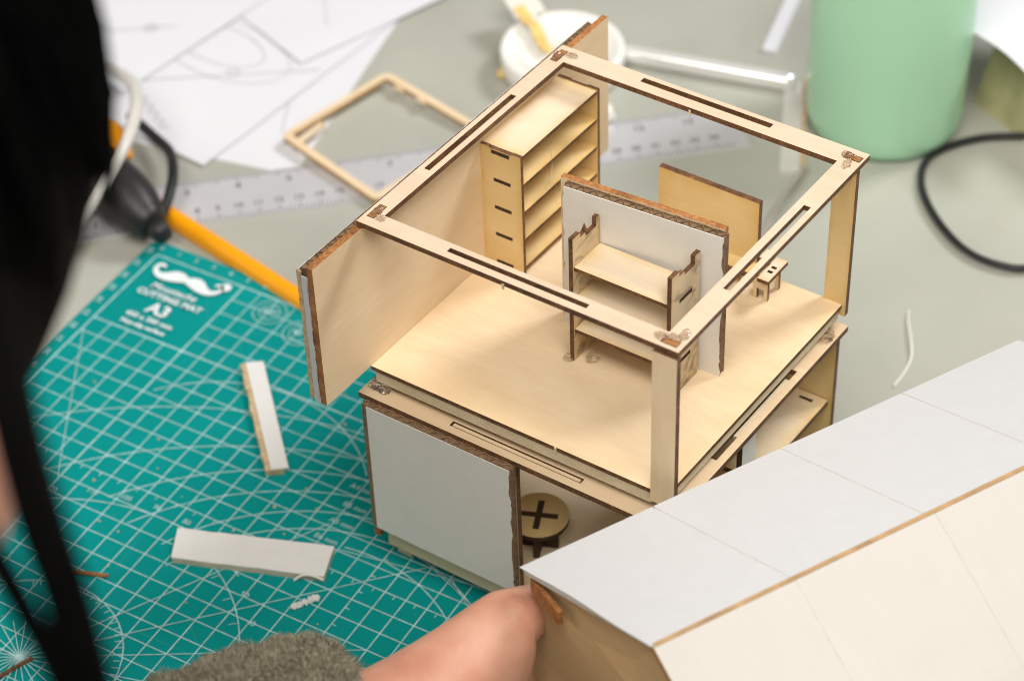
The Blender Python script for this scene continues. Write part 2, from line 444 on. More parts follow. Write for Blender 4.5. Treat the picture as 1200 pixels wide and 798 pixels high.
def text_mesh(body, size, loc, rot=0.0, align='CENTER', bold=0.0, shear=0.0, space=1.0):
    cu = bpy.data.curves.new('text', 'FONT'); cu.body = body; cu.size = size; cu.align_x = align; cu.align_y = 'CENTER'
    cu.offset = bold; cu.shear = shear; cu.space_character = space; cu.resolution_u = 3
    o = bpy.data.objects.new('text', cu); COL.objects.link(o)
    me = bpy.data.meshes.new_from_object(o.evaluated_get(bpy.context.evaluated_depsgraph_get()))
    bpy.data.objects.remove(o); bpy.data.curves.remove(cu)
    c, s = math.cos(rot), math.sin(rot); vs = [(loc[0]+v.co.x*c-v.co.y*s, loc[1]+v.co.x*s+v.co.y*c, loc[2]) for v in me.vertices]
    fs = [list(p.vertices) for p in me.polygons]; bpy.data.meshes.remove(me)
    return vs, fs
def add_text(mb, *a, **k):
    vs, fs = text_mesh(*a, **k)
    for f in fs: mb.poly([vs[i] for i in f])
mb = MB(); z = nextz()
add_text(mb, 'CUTTING MAT', 0.50, (2.52, -2.5, z), R(1.5), bold=0.018, space=1.08)
add_text(mb, 'A3', 1.0, (2.5, -3.33, z), 0, bold=0.03)
add_text(mb, '450 x 300 mm', 0.42, (2.5, -4.07, z), R(1), bold=0.012, space=1.05)
add_text(mb, 'Non-slip surface', 0.36, (2.5, -4.58, z), R(1), bold=0.012, space=1.02)
add_text(mb, 'Moustache', 0.52, (2.35, -1.93, z), R(1.5), bold=0.012, shear=0.3, space=1.1)
mb.build('printed_lettering', LOGO, cm)
mb = MB()
for i in range(0, 44): add_text(mb, str(i), 0.40, (i, 0.42, z), 0, bold=0.004)
for j in range(0, 29): add_text(mb, str(28-j), 0.42, (-0.42, -j, z), R(90), bold=0.004)
for s_, x, y in (('50', 16.05, -15.95), ('40', 17.15, -17.1), ('60', 14.65, -14.95), ('70', 13.0, -14.2), ('80', 11.55, -13.75), ('100', 8.4, -13.8), ('110', 6.9, -14.2), ('120', 5.2, -14.9), ('90', 9.95, -13.65)):
    add_text(mb, s_, 0.38, (x, y, z), 0, bold=0.0)
for s_, x, y in (('A4', 17.1, -8.6), ('B5', 17.4, -9.65), ('A5', 17.4, -10.7), ('B6', 17.3, -11.75)):
    add_text(mb, s_+' mm', 0.40, (x, y, z), 0, bold=0.0)
add_text(mb, '60°', 0.5, (7.15, -0.98, z), 0, bold=0.008); add_text(mb, '45°', 0.5, (9.2, -1.55, z), 0, bold=0.008)
mb.build('printed_numbers', PRINT, cm)
mb = MB(); rs_ = random.Random(5)
for k in range(26):
    x, y, an, L_ = rs_.uniform(2, 20), rs_.uniform(-22, -3), rs_.uniform(0, 3.1), rs_.uniform(0.8, 3.5)
    line(mb, (x, y), (x+math.cos(an)*L_, y+math.sin(an)*L_), 0.012, 0.004)
o = mb.build('knife_scratches', simple('scratched_teal', (0.05, 0.34, 0.33), 0.8), cm); o['kind'] = 'stuff'
# moustache emblem: two mirrored curls
mb = MB(); z = nextz()
up_ = [(0, 0.20), (0.35, 0.36), (0.75, 0.34), (1.1, 0.10), (1.35, -0.05), (1.58, -0.02), (1.72, 0.14), (1.70, 0.30), (1.56, 0.34), (1.46, 0.24)]
dn_ = [(0, -0.16), (0.35, -0.30), (0.75, -0.42), (1.15, -0.46), (1.5, -0.40), (1.78, -0.20), (1.94, 0.10), (1.90, 0.40), (1.66, 0.54), (1.42, 0.42)]
ua = smooth_path([(*p, 0) for p in up_], 4); da = smooth_path([(*p, 0) for p in dn_], 4)
for s in (1, -1):
    for (p0_, p1_, q0_, q1_) in zip(ua[:-1], ua[1:], da[:-1], da[1:]):
        q = [(2.42+s*v.x, -0.98+v.y, z) for v in (q0_, q1_, p1_, p0_)]
        mb.poly(q if s > 0 else q[::-1])
c = (4.36, -0.52); mb.poly([(c[0]+0.27*math.cos(2*math.pi*i/18), c[1]+0.27*math.sin(2*math.pi*i/18), z) for i in range(18)])
mb.build('printed_moustache', LOGO, cm)

# ------------------------------------------------------------------ the plywood house: frame of reference
U0 = Vector((20.08, -11.137, 0)); ZF = 10.6
a1 = Vector((math.cos(R(-3.5)), math.sin(R(-3.5)), 0)); a2 = Vector((-math.sin(R(-6)), math.cos(R(-6)), 0))
def S(u, v, z): return U0 + a1*u + a2*v + Vector((0, 0, ZF+z))
PLY = 0.27
def hsheet(name, root, ur, vr, ztop, mats=(WOOD, BURN), holes=(), th=PLY):     # horizontal sheet, face up
    return sheet(name, root, S(0, 0, ztop), a1, a2, ur, vr, th, mats, holes)
def fsheet(name, root, ur, zr, v, mats=(WOOD, BURN), holes=(), th=PLY):        # upright, face towards -v
    return sheet(name, root, S(0, v, 0), a1, Z, ur, zr, th, mats, holes)
def rsheet(name, root, vr, zr, u, mats=(WOOD, BURN), holes=(), th=PLY):        # upright, face towards +u
    return sheet(name, root, S(u, 0, 0), a2, Z, vr, zr, th, mats, holes)
def sbox(mb, u0, u1, v0, v1, z0, z1, mi=0):
    mb.box(S(u0, v0, z0), a1*(u1-u0), a2*(v1-v0), Z*(z1-z0), mi)

# ---- lower storey
lo = thing('lower_storey', 'lower storey of the plywood model house, pale card front panel, on cutting mat', 'model storey', S(6.5, 6, -10.6))
hsheet('deck', lo, (-0.46, 13.42), (-0.45, 12.9), -1.1, (WOODD, BURN), [(3.62, 9.56, -0.12, 0.15), (12.82, 13.1, 3.6, 9.5), (-0.2, 0.55, 0.0, 0.22)])
mb = MB(); sbox(mb, 3.72, 9.46, -0.06, 0.085, -1.35, -1.115); mb.build('slot_tab', [WOODD], lo)
mb = MB(); sbox(mb, 12.87, 13.05, 5.2, 9.0, -1.37, -1.22); mb.build('slot_tab', [BARE], lo)
hsheet('base_plate', lo, (0.15, 13.2), (0.45, 12.9), -9.9, (WOODY, BURN))
mb = MB(); sbox(mb, 0.9, 7.0, 0.36, 0.44, -10.28, -9.95); mb.build('plinth_strip', [BARE], lo)
for (fu, fv) in ((0.15, 0.34), (12.4, 0.5), (0.2, 12.2), (12.4, 12.2)):
    mb = MB(); sbox(mb, fu, fu+0.7, fv, fv+0.6, -10.6, -10.17); mb.build('foot', [BARE], lo)
rsheet('left_wall', lo, (0.0, 12.6), (-9.9, -1.37), 0.27)
fsheet('rear_wall', lo, (8.6, 13.15), (-9.9, -1.37), 12.55, (WOODYY, BURN), th=0.3)
fsheet('front_wall', lo, (0.0, 6.55), (-9.9, -1.37), 0.0, (WOOD, BURN))
rsheet('partition_panel', lo, (5.9, 6.9), (-9.9, -1.37), 12.9, (LINER, SOOT), th=0.25)
hsheet('inner_shelf', lo, (8.2, 13.0), (7.0, 12.5), -5.1, (WOODY, BURN), [(11.9, 12.5, 12.05, 12.2)])
fsheet('shelf_riser', lo, (9.2, 13.0), (-9.9, -5.4), 9.4, (WOODYY, BURN))
fsheet('inner_post', lo, (9.6, 9.9), (-9.9, -1.4), 3.0, (WOODY, SOOT))
# cardboard front: flutes + pale outer liner
cp = corrug('cardboard_core', lo, S(-0.10, -0.74, -8.15), a1, Z, a2, 6.95, 6.85, 0.28)
ragged('card_face', cp, S(0.12, -0.765, -8.2), a1, Z, a2, 6.68, 6.82, 0.03, SAGE, (0, 1, 0, 0))
mb = MB(); sbox(mb, -0.28, 0.02, -0.5, -0.2, -9.0, -8.75); mb.build('corner_tab', [BURNO], lo)
mb = MB()
for k, (u, v) in enumerate(((0.0, 0.12), (0.35, 0.1), (13.05, 11.7), (13.0, 12.0))): blob(mb, S(u, v, -1.0), 0.24, k, squash=(1.3, 0.8, 0.8))
mb.build('glue_blob', GLUE, lo, smooth=True)

# ---- upper storey
up = thing('upper_storey', 'upper storey of the plywood model house, open square frame on posts above a bare floor', 'model storey', S(6.5, 6.5, -0.8))
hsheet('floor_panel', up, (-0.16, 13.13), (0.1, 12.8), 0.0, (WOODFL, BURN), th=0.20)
mb = MB(); sbox(mb, 0.02, 12.46, 0.13, 0.40, -0.74, -0.205); mb.build('front_batten', [BARE], up)
mb = MB(); sbox(mb, 12.78, 13.04, 0.5, 12.7, -0.72, -0.205); mb.build('side_batten', [BARE], up)
for (su, sv) in ((0.1, 0.5), (12.3, 0.5), (0.1, 12.0), (12.5, 12.1)):
    mb = MB(); sbox(mb, su, su+0.4, sv, sv+0.3, -1.095, -0.722); mb.build('spacer', [BURN], up)
fsheet('corner_post', up, (12.47, 13.47), (-0.55, 6.92), 0.06, (WOODV, BURN))
fsheet('corner_post', up, (12.33, 13.3), (-0.55, 6.92), 12.75, (WOODYY, BURN))
# top frame: laser-cut ring with slots, corner notches
us = [-0.28, -0.07, 0.18, 0.42, 3.55, 3.67, 9.45, 9.5, 12.6, 12.92, 13.2, 13.45]
vs = [0.16, 0.46, 0.69, 0.93, 3.9, 4.0, 9.5, 9.6, 12.45, 12.92, 13.2, 13.42]
mb = MB()
hol = [(0.42, 12.6, 0.93, 12.45), (3.55, 9.5, 0.46, 0.69), (-0.07, 0.18, 4.0, 9.6), (12.92, 13.2, 3.9, 9.5), (3.67, 9.45, 12.92, 13.2)]
plate(mb, S(0, 0, 7.2), a1, a2, us, vs, 0.24, cut(us, vs, hol)); mb.build('top_frame', (WOODF, BURN), up)
# post tenons showing in the frame corners, with hot glue smeared over them
for k, (u, v, du, dv) in enumerate(((-0.1, 0.62, 0.25, 0.75), (12.62, 0.38, 0.6, 0.25), (12.72, 12.8, 0.6, 0.27), (-0.1, 12.35, 0.25, 0.75))):
    mb = MB(); sbox(mb, u-0.035, u+du+0.035, v-0.035, v+dv+0.035, 6.95, 7.206); o = mb.build('mortise_rim', [SOOT], up)
    mb = MB(); sbox(mb, u, u+du, v, v+dv, 6.95, 7.213); mb.build('tenon', [BURNO], o)
for k, (u, v, r, sq) in enumerate(((0.12, 1.0, 0.24, (0.7, 0.9, 0.8)), (0.42, 0.72, 0.16, (1.3, 0.8, 0.6)), (12.55, 0.6, 0.22, (1.3, 0.7, 0.4)), (12.95, 0.75, 0.18, (1.2, 0.9, 0.6)), (13.15, 1.05, 0.22, (0.8, 1.4, 0.45)),
                                (12.8, 12.95, 0.22, (1.3, 0.7, 0.45)), (13.02, 12.45, 0.18, (0.8, 1.4, 0.6)), (0.0, 12.7, 0.22, (0.8, 1.2, 0.5)), (0.5, 12.95, 0.17, (1.5, 0.8, 0.6)))):
    mb = MB(); blob(mb, S(u, v, 7.24), r, k, squash=sq, amp=0.5); mb.build('glue_blob', GLUE, up, smooth=True)
# left wall: ply + corrugated board + white card, running past the frame at both ends
rsheet('side_wall', up, (-2.6, 16.5), (-0.02, 6.8), -0.17, (WOOD, BURNO), th=0.28)
sw = corrug('wall_cardboard', up, S(-0.85, -2.45, 0.0), a2, Z, a1, 18.5, 6.6, 0.38)
ragged('wall_card_face', sw, S(-0.89, -2.55, -0.05), a2, Z, a1, 18.7, 6.6, 0.03, LINERC, (1, 1, 0, 0))
ragged('end_liner', sw, S(-0.72, -2.62, 0.0), a1, Z, a2, 0.24, 6.3, 0.05, LINERC, (1, 1, 1, 1), 60, 0.03)
ragged('torn_kraft', sw, S(-0.93, -2.60, 0.1), a1, Z, a2, 0.2, 6.4, 0.05, TORN, (1, 1, 1, 1), 70, 0.05)
# stray break-off nibs left by the laser on the cut edges
for (u, v, z, s) in ((6.2, 0.11, 7.0, 'f'), (8.3, 0.07, -0.1, 'f'), (6.2, 12.42, 7.0, 'f')):
    mb = MB(); sbox(mb, u, u+0.09, v-0.04, v, z-0.12, z+0.12); mb.build('cut_nib', [BARE], up)

# ---- tall bookshelf against the wall
bs = thing('bookshelf', 'tall plywood bookshelf with five open shelves against the left wall', 'bookshelf', S(0.7, 10.3, 0))
LEV = [5.98, 4.6, 3.22, 1.84, 0.42]
hol = [(0.42, 1.22, z-0.20, z-0.02) for z in LEV[1:]] + [(0.35, 1.2, LEV[0]-0.22, LEV[0]-0.03)]
fsheet('side_panel', bs, (-0.2, 1.72), (0, 6.05), 7.6, (WOODYY, BURN), hol + [(0.25, 1.3, 6.0, 6.3)], th=0.17)
fsheet('side_panel', bs, (-0.2, 1.72), (0, 6.05), 12.87, (WOODYY, BURN), [(0.4, 1.2, 6.0, 6.3)], th=0.17)
mb = MB()
for h in hol: sbox(mb, h[0]+0.01, h[1]-0.01, 7.63, 7.765, h[2]+0.01, h[3]-0.01)
mb.build('shelf_tenons', [SOOT], bs)
hsheet('shelf_top', bs, (-0.2, 1.7), (7.775, 12.865), LEV[0]+0.04, (WOODY, BURN), th=0.17)
for z_ in LEV[1:]: hsheet('shelf', bs, (-0.05, 1.68), (7.775, 12.865), z_, (WOODYY, BURN), th=0.17)
rsheet('back_panel', bs, (7.78, 12.86), (0, 5.75), -0.06, (WOODYY, BURN), th=0.12)

# ---- white partition in the middle of the floor
pt = thing('partition_wall', 'upright room partition of white card on corrugated board and plywood', 'partition', S(7.8, 6.6, 0))
pd = (S(11.3, 6.62, 0)-S(4.66, 6.15, 0)).normalized(); pn = Vector((-pd.y, pd.x, 0)); PL = (S(11.3, 6.62, 0)-S(4.66, 6.15, 0)).length
p0 = S(4.66, 6.15, 0)
ragged('card_face', pt, p0, pd, Z, pn, PL, 6.88, 0.03, LINER, (1, 1, 0, 0))
corrug('cardboard_core', pt, p0+pn*0.03+Z*0.02, pd, Z, pn, PL+0.04, 6.88, 0.36)
sheet('plywood_back', pt, p0-pd*0.3+pn*0.39, pd, Z, (0, PL+0.18), (0, 6.95), 0.27, (WOOD, BURNO))
# ---- small shelf unit glued in front of the partition
sh = thing('shelf_unit', 'low plywood shelf unit with notched sides, in front of the white partition', 'shelf unit', S(8.2, 5.3, 0))
nt_ = [(5.3, 6.0, 5.72, 6.5), (4.95, 5.3, 5.9, 6.5)]
slots = [(5.0, 5.85, z-0.22, z-0.02) for z in (4.75, 3.2, 1.65)]
rsheet('side_panel', sh, (4.45, 6.2), (0.02, 6.12), 6.23, (WOODS, BURN), nt_, th=0.19)
rsheet('side_panel', sh, (4.45, 6.38), (0.02, 6.12), 10.50, (WOODS, BURN), nt_ + slots, th=0.19)
mb = MB()
for h in slots: sbox(mb, 10.32, 10.46, h[0]+0.01, h[1]-0.01, h[2]+0.01, h[3]-0.01)
mb.build('shelf_tenons', [SOOT], sh)
mb = MB(); mb.poly([S(6.04, 5.28, 5.9), S(6.23, 5.28, 5.9), S(6.13, 5.36, 6.3)]); mb.poly([S(6.23, 5.45, 5.85), S(6.04, 5.45, 5.85), S(6.13, 5.36, 6.3)])
mb.poly([S(6.23, 5.28, 5.9), S(6.23, 5.45, 5.85), S(6.13, 5.36, 6.3)]); mb.poly([S(6.04, 5.45, 5.85), S(6.04, 5.28, 5.9), S(6.13, 5.36, 6.3)]); mb.build('splinter', [BURN], sh)
for z_ in (4.75, 3.2, 1.65): hsheet('shelf', sh, (6.24, 10.30), (4.5, 6.22), z_, (WOODY, BURN), th=0.17)
mb = MB(); blob(mb, S(6.0, 4.42, 0.12), 0.2, 3); blob(mb, S(6.75, 4.9, 0.1), 0.25, 5, squash=(1, 1, 0.6)); mb.build('glue_blob', GLUE, sh, smooth=True)

# ---- bench with a yellowish backboard behind the partition
be = thing('bench', 'small plywood bench with a tall yellowish backboard behind the white partition', 'bench', S(7.2, 12.2, 0))
fsheet('backboard', be, (5.0, 9.55), (0, 3.95), 12.25, (WOODYY, BURN))
hsheet('seat', be, (5.0, 9.6), (11.55, 12.24), 0.95, (WOODYY, BURN))
for u in (5.3, 9.2): fsheet('leg', be, (u, u+0.25), (0, 0.67), 11.7, (WOODY, BURN))
# ---- little stool by the right-hand rail
so = thing('small_stool', 'tiny plywood stool with slotted seat by the right rail of the house frame', 'stool', S(10.5, 11.9, 0))
hsheet('seat', so, (10.25, 10.75), (11.1, 12.6), 1.3, (WOODY, BURN), [(10.38, 10.6, 11.6, 11.75), (10.38, 10.6, 11.9, 12.05)], th=0.18)
hsheet('seat_wing', so, (9.85, 10.25), (11.9, 12.5), 1.62, (WOODY, BURN), th=0.18)
fsheet('leg', so, (9.95, 10.6), (0, 1.1), 11.35, (WOODY, BURN), [(10.12, 10.45, 0, 0.55)], th=0.16)
fsheet('leg', so, (9.95, 10.6), (0, 1.1), 12.2, (WOODY, BURN), [(10.12, 10.45, 0, 0.55)], th=0.16)
rsheet('stretcher', so, (11.36, 12.2), (0.6, 1.1), 10.45, (WOODY, BURN), th=0.16)
# ---- round stool inside the lower storey
rs = thing('round_stool', 'round plywood stool with a dark cross slot, inside the lower storey', 'stool', S(5.2, 3.3, -9.9))
mb = MB(); c = S(5.2, 3.25, -8.15); n = 40
ring = [(c.x+1.27*math.cos(2*math.pi*k/n), c.y+1.27*math.sin(2*math.pi*k/n)) for k in range(n)]
mb.poly([(x, y, c.z) for x, y in ring]); mb.poly([(x, y, c.z-0.22) for x, y in ring[::-1]])
for a, b in zip(ring, ring[1:]+ring[:1]): mb.poly([(*a, c.z-0.22), (*b, c.z-0.22), (*b, c.z), (*a, c.z)], 1)
mb.build('seat', (WOODYY, SOOT), rs)
for k, ang in enumerate((20, 110)):
    d = Vector((math.cos(R(ang)), math.sin(R(ang)), 0)); e = Vector((-d.y, d.x, 0))
    mb = MB(); mb.box(c-d*0.8-e*0.13-Z*1.75, d*1.6, e*0.26, Z*(1.765+k*0.006)); mb.build('leg', [SOOT], rs)

# ------------------------------------------------------------------ roof in the foreground
rd = Vector((0.4977, 0.8673, 0)).normalized(); rn = Vector((rd.y, -rd.x, 0))
Q0 = Vector((30.692, -18.315, 11.7)); P0 = Vector((37.30, -20.92, 13.9))
rf = thing('roof', 'long white and cream model roof held in the foreground, ridge edge brown', 'model roof', Q0+Vector((8, 8, -6)))
qe = P0-Q0; qn = rd.cross(qe).normalized()
if qn.z < 0: qn = -qn
RL = 22.15
def roof_band(s0, s1, n=8):
    """one scored card panel of the white slope between s0 and s1 along the ridge"""
    mb = MB(); g = 0.026; th = 0.004
    for k in range(n):
        f0, f1 = k/n, (k+1)/n
        wob = lambda f: (0.05*mnoise.noise(Vector((f*9, 1.3, 0)))+0.08*math.sin(f*5) if s0 == 0 else 0)
        a, b = Q0+rd*(s0+g+wob(f0))+qe*f0, Q0+rd*(s0+g+wob(f1))+qe*f1
        c, d = Q0+rd*(s1-g)+qe*f1, Q0+rd*(s1-g)+qe*f0
        mb.poly([a, b, c, d]); mb.poly([x-qn*th for x in (d, c, b, a)])
        mb.poly([b, a, a-qn*th, b-qn*th]); mb.poly([d, c, c-qn*th, d-qn*th])
        if k == 0: mb.poly([a, d, d-qn*th, a-qn*th])
        if k == n-1: mb.poly([c, b, b-qn*th, c-qn*th])
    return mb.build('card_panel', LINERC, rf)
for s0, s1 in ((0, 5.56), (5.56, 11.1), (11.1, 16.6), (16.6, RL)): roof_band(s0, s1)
# corrugated under-layer, visible at the torn end
mb = MB(); o = Q0+rd*0.12+qe*0.02-qn*0.0048
mb.box(o-qn*0.26, rd*(RL-0.3), qe*0.955, qn*0.255); mb.build('board_core', [simple('tan_board', (0.575, 0.555, 0.525), 0.8, 0.06, 200)], rf)
# cream slope: bends from the ridge, scored into strips
EDGEP = simple('pale_score', (0.56, 0.51, 0.43), 0.8, 0.1, 200)
prof = [(0.0, 0.02), (2.0, -1.02), (4.0, -2.10), (6.0, -3.35), (7.6, -5.2)]
prof = [(p.x, p.y) for p in smooth_path([(x, z_, 0) for x, z_ in prof], 5)]
def cream(name, s0, s1, d0, d1, m):
    mb = MB(); nrm = []
    for i in range(len(prof)):
        a, b = prof[max(i-1, 0)], prof[min(i+1, len(prof)-1)]
        t = Vector((b[0]-a[0], b[1]-a[1])).normalized(); nrm.append(Vector((-t.y, t.x)))
    L = 0; P = lambda i, s, d: P0+rd*s+rn*(prof[i][0]+nrm[i].x*d)+Z*(prof[i][1]+nrm[i].y*d)
    for i in range(len(prof)-1):
        l = math.hypot(prof[i+1][0]-prof[i][0], prof[i+1][1]-prof[i][1])
        mb.poly([P(i, s0, d0), P(i+1, s0, d0), P(i+1, s1, d0), P(i, s1, d0)], 0, [(L, s0), (L+l, s0), (L+l, s1), (L, s1)])
        mb.poly([P(i, s0, d1), P(i+1, s0, d1), P(i+1, s1, d1), P(i, s1, d1)][::-1], 0)
        mb.poly([P(i, s0, d0), P(i, s0, d1), P(i+1, s0, d1), P(i+1, s0, d0)], 1)
        mb.poly([P(i+1, s1, d0), P(i+1, s1, d1), P(i, s1, d1), P(i, s1, d0)], 1)
        L += l
    mb.poly([P(0, s0, d0), P(0, s1, d0), P(0, s1, d1), P(0, s0, d1)], 1)
    return mb.build(name, m, rf)
for s0, s1 in ((0.0, 5.6), (5.6, 11.4), (11.4, 16.9), (16.9, RL)): cream('veneer_strip', s0+0.022, s1-0.022, 0, -0.006, (CREAM, EDGEP))
cream('veneer_backing', 0.0, RL, -0.0075, -0.24, (EDGEP, BURNO))
mb = MB(); mb.box(P0+rd*0.05-rn*0.1-Z*0.14, rd*(RL-0.1), rn*0.17, Z*0.165); mb.build('ridge_edge', [simple('ridge_ply', (0.40, 0.25, 0.12), 0.7, 0.25, 200)], rf)
# gable panels (near one seen from outside, far one closing the other end)
for s in (0.42, RL-0.7):
    mb = MB(); g0 = Q0+rd*s
    poly = [Vector((g0.x, g0.y, 0))+rn*0.12+Z*(Q0.z-0.30), Vector((g0.x, g0.y, 0))+rn*0.12+Z*3.4]
    pb = P0+rd*s
    for x, z_ in reversed(prof): poly.append(pb+rn*(x-0.25)+Z*(z_-0.32) if z_ > -6 else pb+rn*(x-0.3)+Z*(3.4-pb.z))
    poly[-1] = pb-rn*0.2+Z*(-0.42)
    mb.poly(poly); mb.poly([p+rd*0.27 for p in poly[::-1]])
    for a, b in zip(poly, poly[1:]+poly[:1]): mb.poly([b, a, a+rd*0.27, b+rd*0.27], 1)
    o = mb.build('gable_panel', (GABLEM, BURNO), rf)
    for l, q in zip(o.data.loops, [v for f in o.data.polygons for v in f.vertices]):
        co = o.data.vertices[q].co*100; o.data.uv_layers['cm'].data[l.index].uv = (co.x, co.z)
mb = MB(); g0 = Q0+rd*0.25
mb.box(g0+rn*0.4-Z*0.95, rd*0.2, rn*1.9, Z*0.62); mb.build('gable_tab', [BURNO], rf)

# ------------------------------------------------------------------ offcuts on the mat
def rough_box(name, pts, z0, h, mats, seed, label, cat, torn=(0.0, 0.0)):
    """flat offcut with a given outline; torn = overhang of the tan ply under the white face"""
    th = thing(name, label, cat, (sum(p[0] for p in pts)/len(pts), sum(p[1] for p in pts)/len(pts), z0))
    mb = MB(); n = 14; rim = []
    for a, b in zip(pts, pts[1:]+pts[:1]):
        for k in range(n):
            f = k/n; p = Vector(a).lerp(Vector(b), f); j = 0.03*mnoise.noise(Vector((p.x*4, p.y*4, seed)))
            rim.append((p.x+j, p.y-j))
    mb.poly([(x, y, z0+h) for x, y in rim]); mb.poly([(x, y, z0+h-0.05) for x, y in rim[::-1]])
    for a, b in zip(rim, rim[1:]+rim[:1]): mb.poly([(*a, z0+h-0.05), (*b, z0+h-0.05), (*b, z0+h), (*a, z0+h)])
    mb.build('white_face', mats[0], th)
    mb = MB(); cx = Vector((sum(p[0] for p in pts)/len(pts), sum(p[1] for p in pts)/len(pts)))
    r2 = []
    for i, (x, y) in enumerate(rim):
        j = 0.10*mnoise.noise(Vector((x*2.3, y*2.3, seed+3)))
        r2.append((x+torn[0]*(0.6+j*4)+j*0.4, y+torn[1]*(0.6+j*4)+j*0.4))
    mb.poly([(x, y, z0+h-0.055) for x, y in r2]); mb.poly([(x, y, z0+0.01) for x, y in r2[::-1]])
    for a, b in zip(r2, r2[1:]+r2[:1]): mb.poly([(*a, z0+0.01), (*b, z0+0.01), (*b, z0+h-0.055), (*a, z0+h-0.055)])
    mb.build('torn_backing', mats[1], th)
    return th
rough_box('card_offcut', [(8.28, -4.55), (13.1, -9.62), (13.72, -9.18), (8.95, -4.1)], 0.0, 0.36, (LINERW, TORN), 1, 'narrow torn white card strip with tan backing, left of the model house', 'card strip', (-0.30, -0.26))
rough_box('card_offcut', [(11.55, -14.35), (12.3, -15.85), (18.5, -13.72), (17.95, -12.1)], 0.0, 0.34, (LINERW, simple('pale_backing', (0.55, 0.48, 0.38), 0.8, 0.1, 200)), 2, 'wide plain white card strip with a curled shaving, in front of the model house', 'card strip', (0, -0.02))
mb = MB(); tube(mb, smooth_path([(17.4, -14.3, 0.1), (17.7, -14.1, 0.36), (18.1, -13.95, 0.4), (18.5, -13.8, 0.2)]), 0.06, 6)
tag(mb.build('card_shaving', LINER, None, smooth=True), 'curled white paper shaving at the edge of the wide card strip', 'shaving')
mb = MB()
for k in range(5): blob(mb, (18.2+0.13*k, -15.5+0.2*k, 0.1), 0.15, k+20, squash=(1.1, 1.0, 0.6), amp=0.6)
tag(mb.build('foam_crumb', simple('grey_crumb', (0.62, 0.64, 0.63), 0.8, 0.1, 200), None), 'pale grey crumb of torn card below the wide card strip', 'crumb')
mb = MB(); tube(mb, [(8.6, -18.5, 0.12), (9.5, -18.15, 0.12), (10.44, -17.8, 0.12)], 0.09, 6)
tag(mb.build('wood_sliver', BURNO, None), 'reddish wood sliver lying on the mat left of the wide card strip', 'wood sliver')
mb = MB(); tube(mb, [(9.7, -24.6, 0.1), (10.1, -23.6, 0.1), (10.42, -22.8, 0.1)], 0.1, 6)
tag(mb.build('wood_sliver', BURN, None), 'dark burnt wood sliver on the star of mat lines, lower left', 'wood sliver')
mb = MB()
for k in range(90):
    x, y = random.uniform(1, 30), random.uniform(-24, -2)
    if x > 18 and y > -12: continue
    s = random.uniform(0.02, 0.07); an = random.random()*6
    d = Vector((math.cos(an), math.sin(an), 0))*s; e = Vector((-d.y, d.x, 0))*random.uniform(0.3, 0.9)
    p = Vector((x, y, 0.035)); mb.poly([p-d-e, p+d-e, p+d*0.7+e+Z*0.03, p-d+e])
o = mb.build('sawdust', TORN, None); o['kind'] = 'stuff'; o['label'] = 'tiny wood crumbs scattered over the cutting mat'

# ------------------------------------------------------------------ things behind, on the table
TZ = -0.3
# steel ruler
ru = thing('steel_ruler', 'satin steel ruler lying behind the cutting mat, under the thin wooden frame', 'ruler', (8, 12, TZ))
rdv = Vector((22.5, 19.4, 0)).normalized(); rnv = Vector((-rdv.y, rdv.x, 0)); r0 = Vector((-5.5, -1.9, TZ))-rdv*1.0
mb = MB(); LR, WR = 36.2, 3.35
mb.box(r0+Z*0.005, rdv*LR, rnv*WR, Z*0.1); mb.build('blade', [STEEL], ru)
mb = MB(); zt = TZ+0.115
def rl(p, q, w):
    p = Vector(p); q = Vector(q); d = (q-p).normalized(); n = Vector((-d.y, d.x, 0))*w/2; mb.poly([p-n, q-n, q+n, p+n])
P = lambda a, b: r0+rdv*a+rnv*b+Z*(zt-TZ)
for k in range(0, 350, 2):
    a = 0.6+k*0.1; rl(P(a, 0.04), P(a, 0.55 if k % 10 == 0 else 0.28), 0.045)
for k in range(0, 280):
    a = 0.6+k*0.127; rl(P(a, WR-0.04), P(a, WR-(0.5 if k % 8 == 0 else 0.25)), 0.04)
for k in range(1, 35): add_text(mb, str(k), 0.5, tuple(P(0.6+k, 0.95)), math.atan2(rdv.y, rdv.x), bold=0.01)
for k in range(1, 14): add_text(mb, str(k), 0.6, tuple(P(0.6+k*2.54, WR-0.85)), math.atan2(rdv.y, rdv.x), bold=0.01)
mb.build('engraved_scale', INK, ru)
mb = MB(); rs_ = random.Random(8)
for k in range(70):
    p = Vector((rs_.uniform(4, 42), rs_.uniform(2, 40), TZ+0.01)); an = rs_.random()*6; s_ = rs_.uniform(0.03, 0.11)
    d_ = Vector((math.cos(an), math.sin(an), 0))*s_; e_ = Vector((-d_.y, d_.x, 0))*0.5
    mb.poly([p-d_-e_, p+d_-e_, p+d_*0.6+e_+Z*0.04, p-d_+e_])
o = mb.build('table_crumbs', simple('ochre_crumb', (0.55, 0.44, 0.26), 0.9, 0.3, 200), None); o['kind'] = 'stuff'; o['label'] = 'small wood and glue crumbs scattered on the grey worktop'
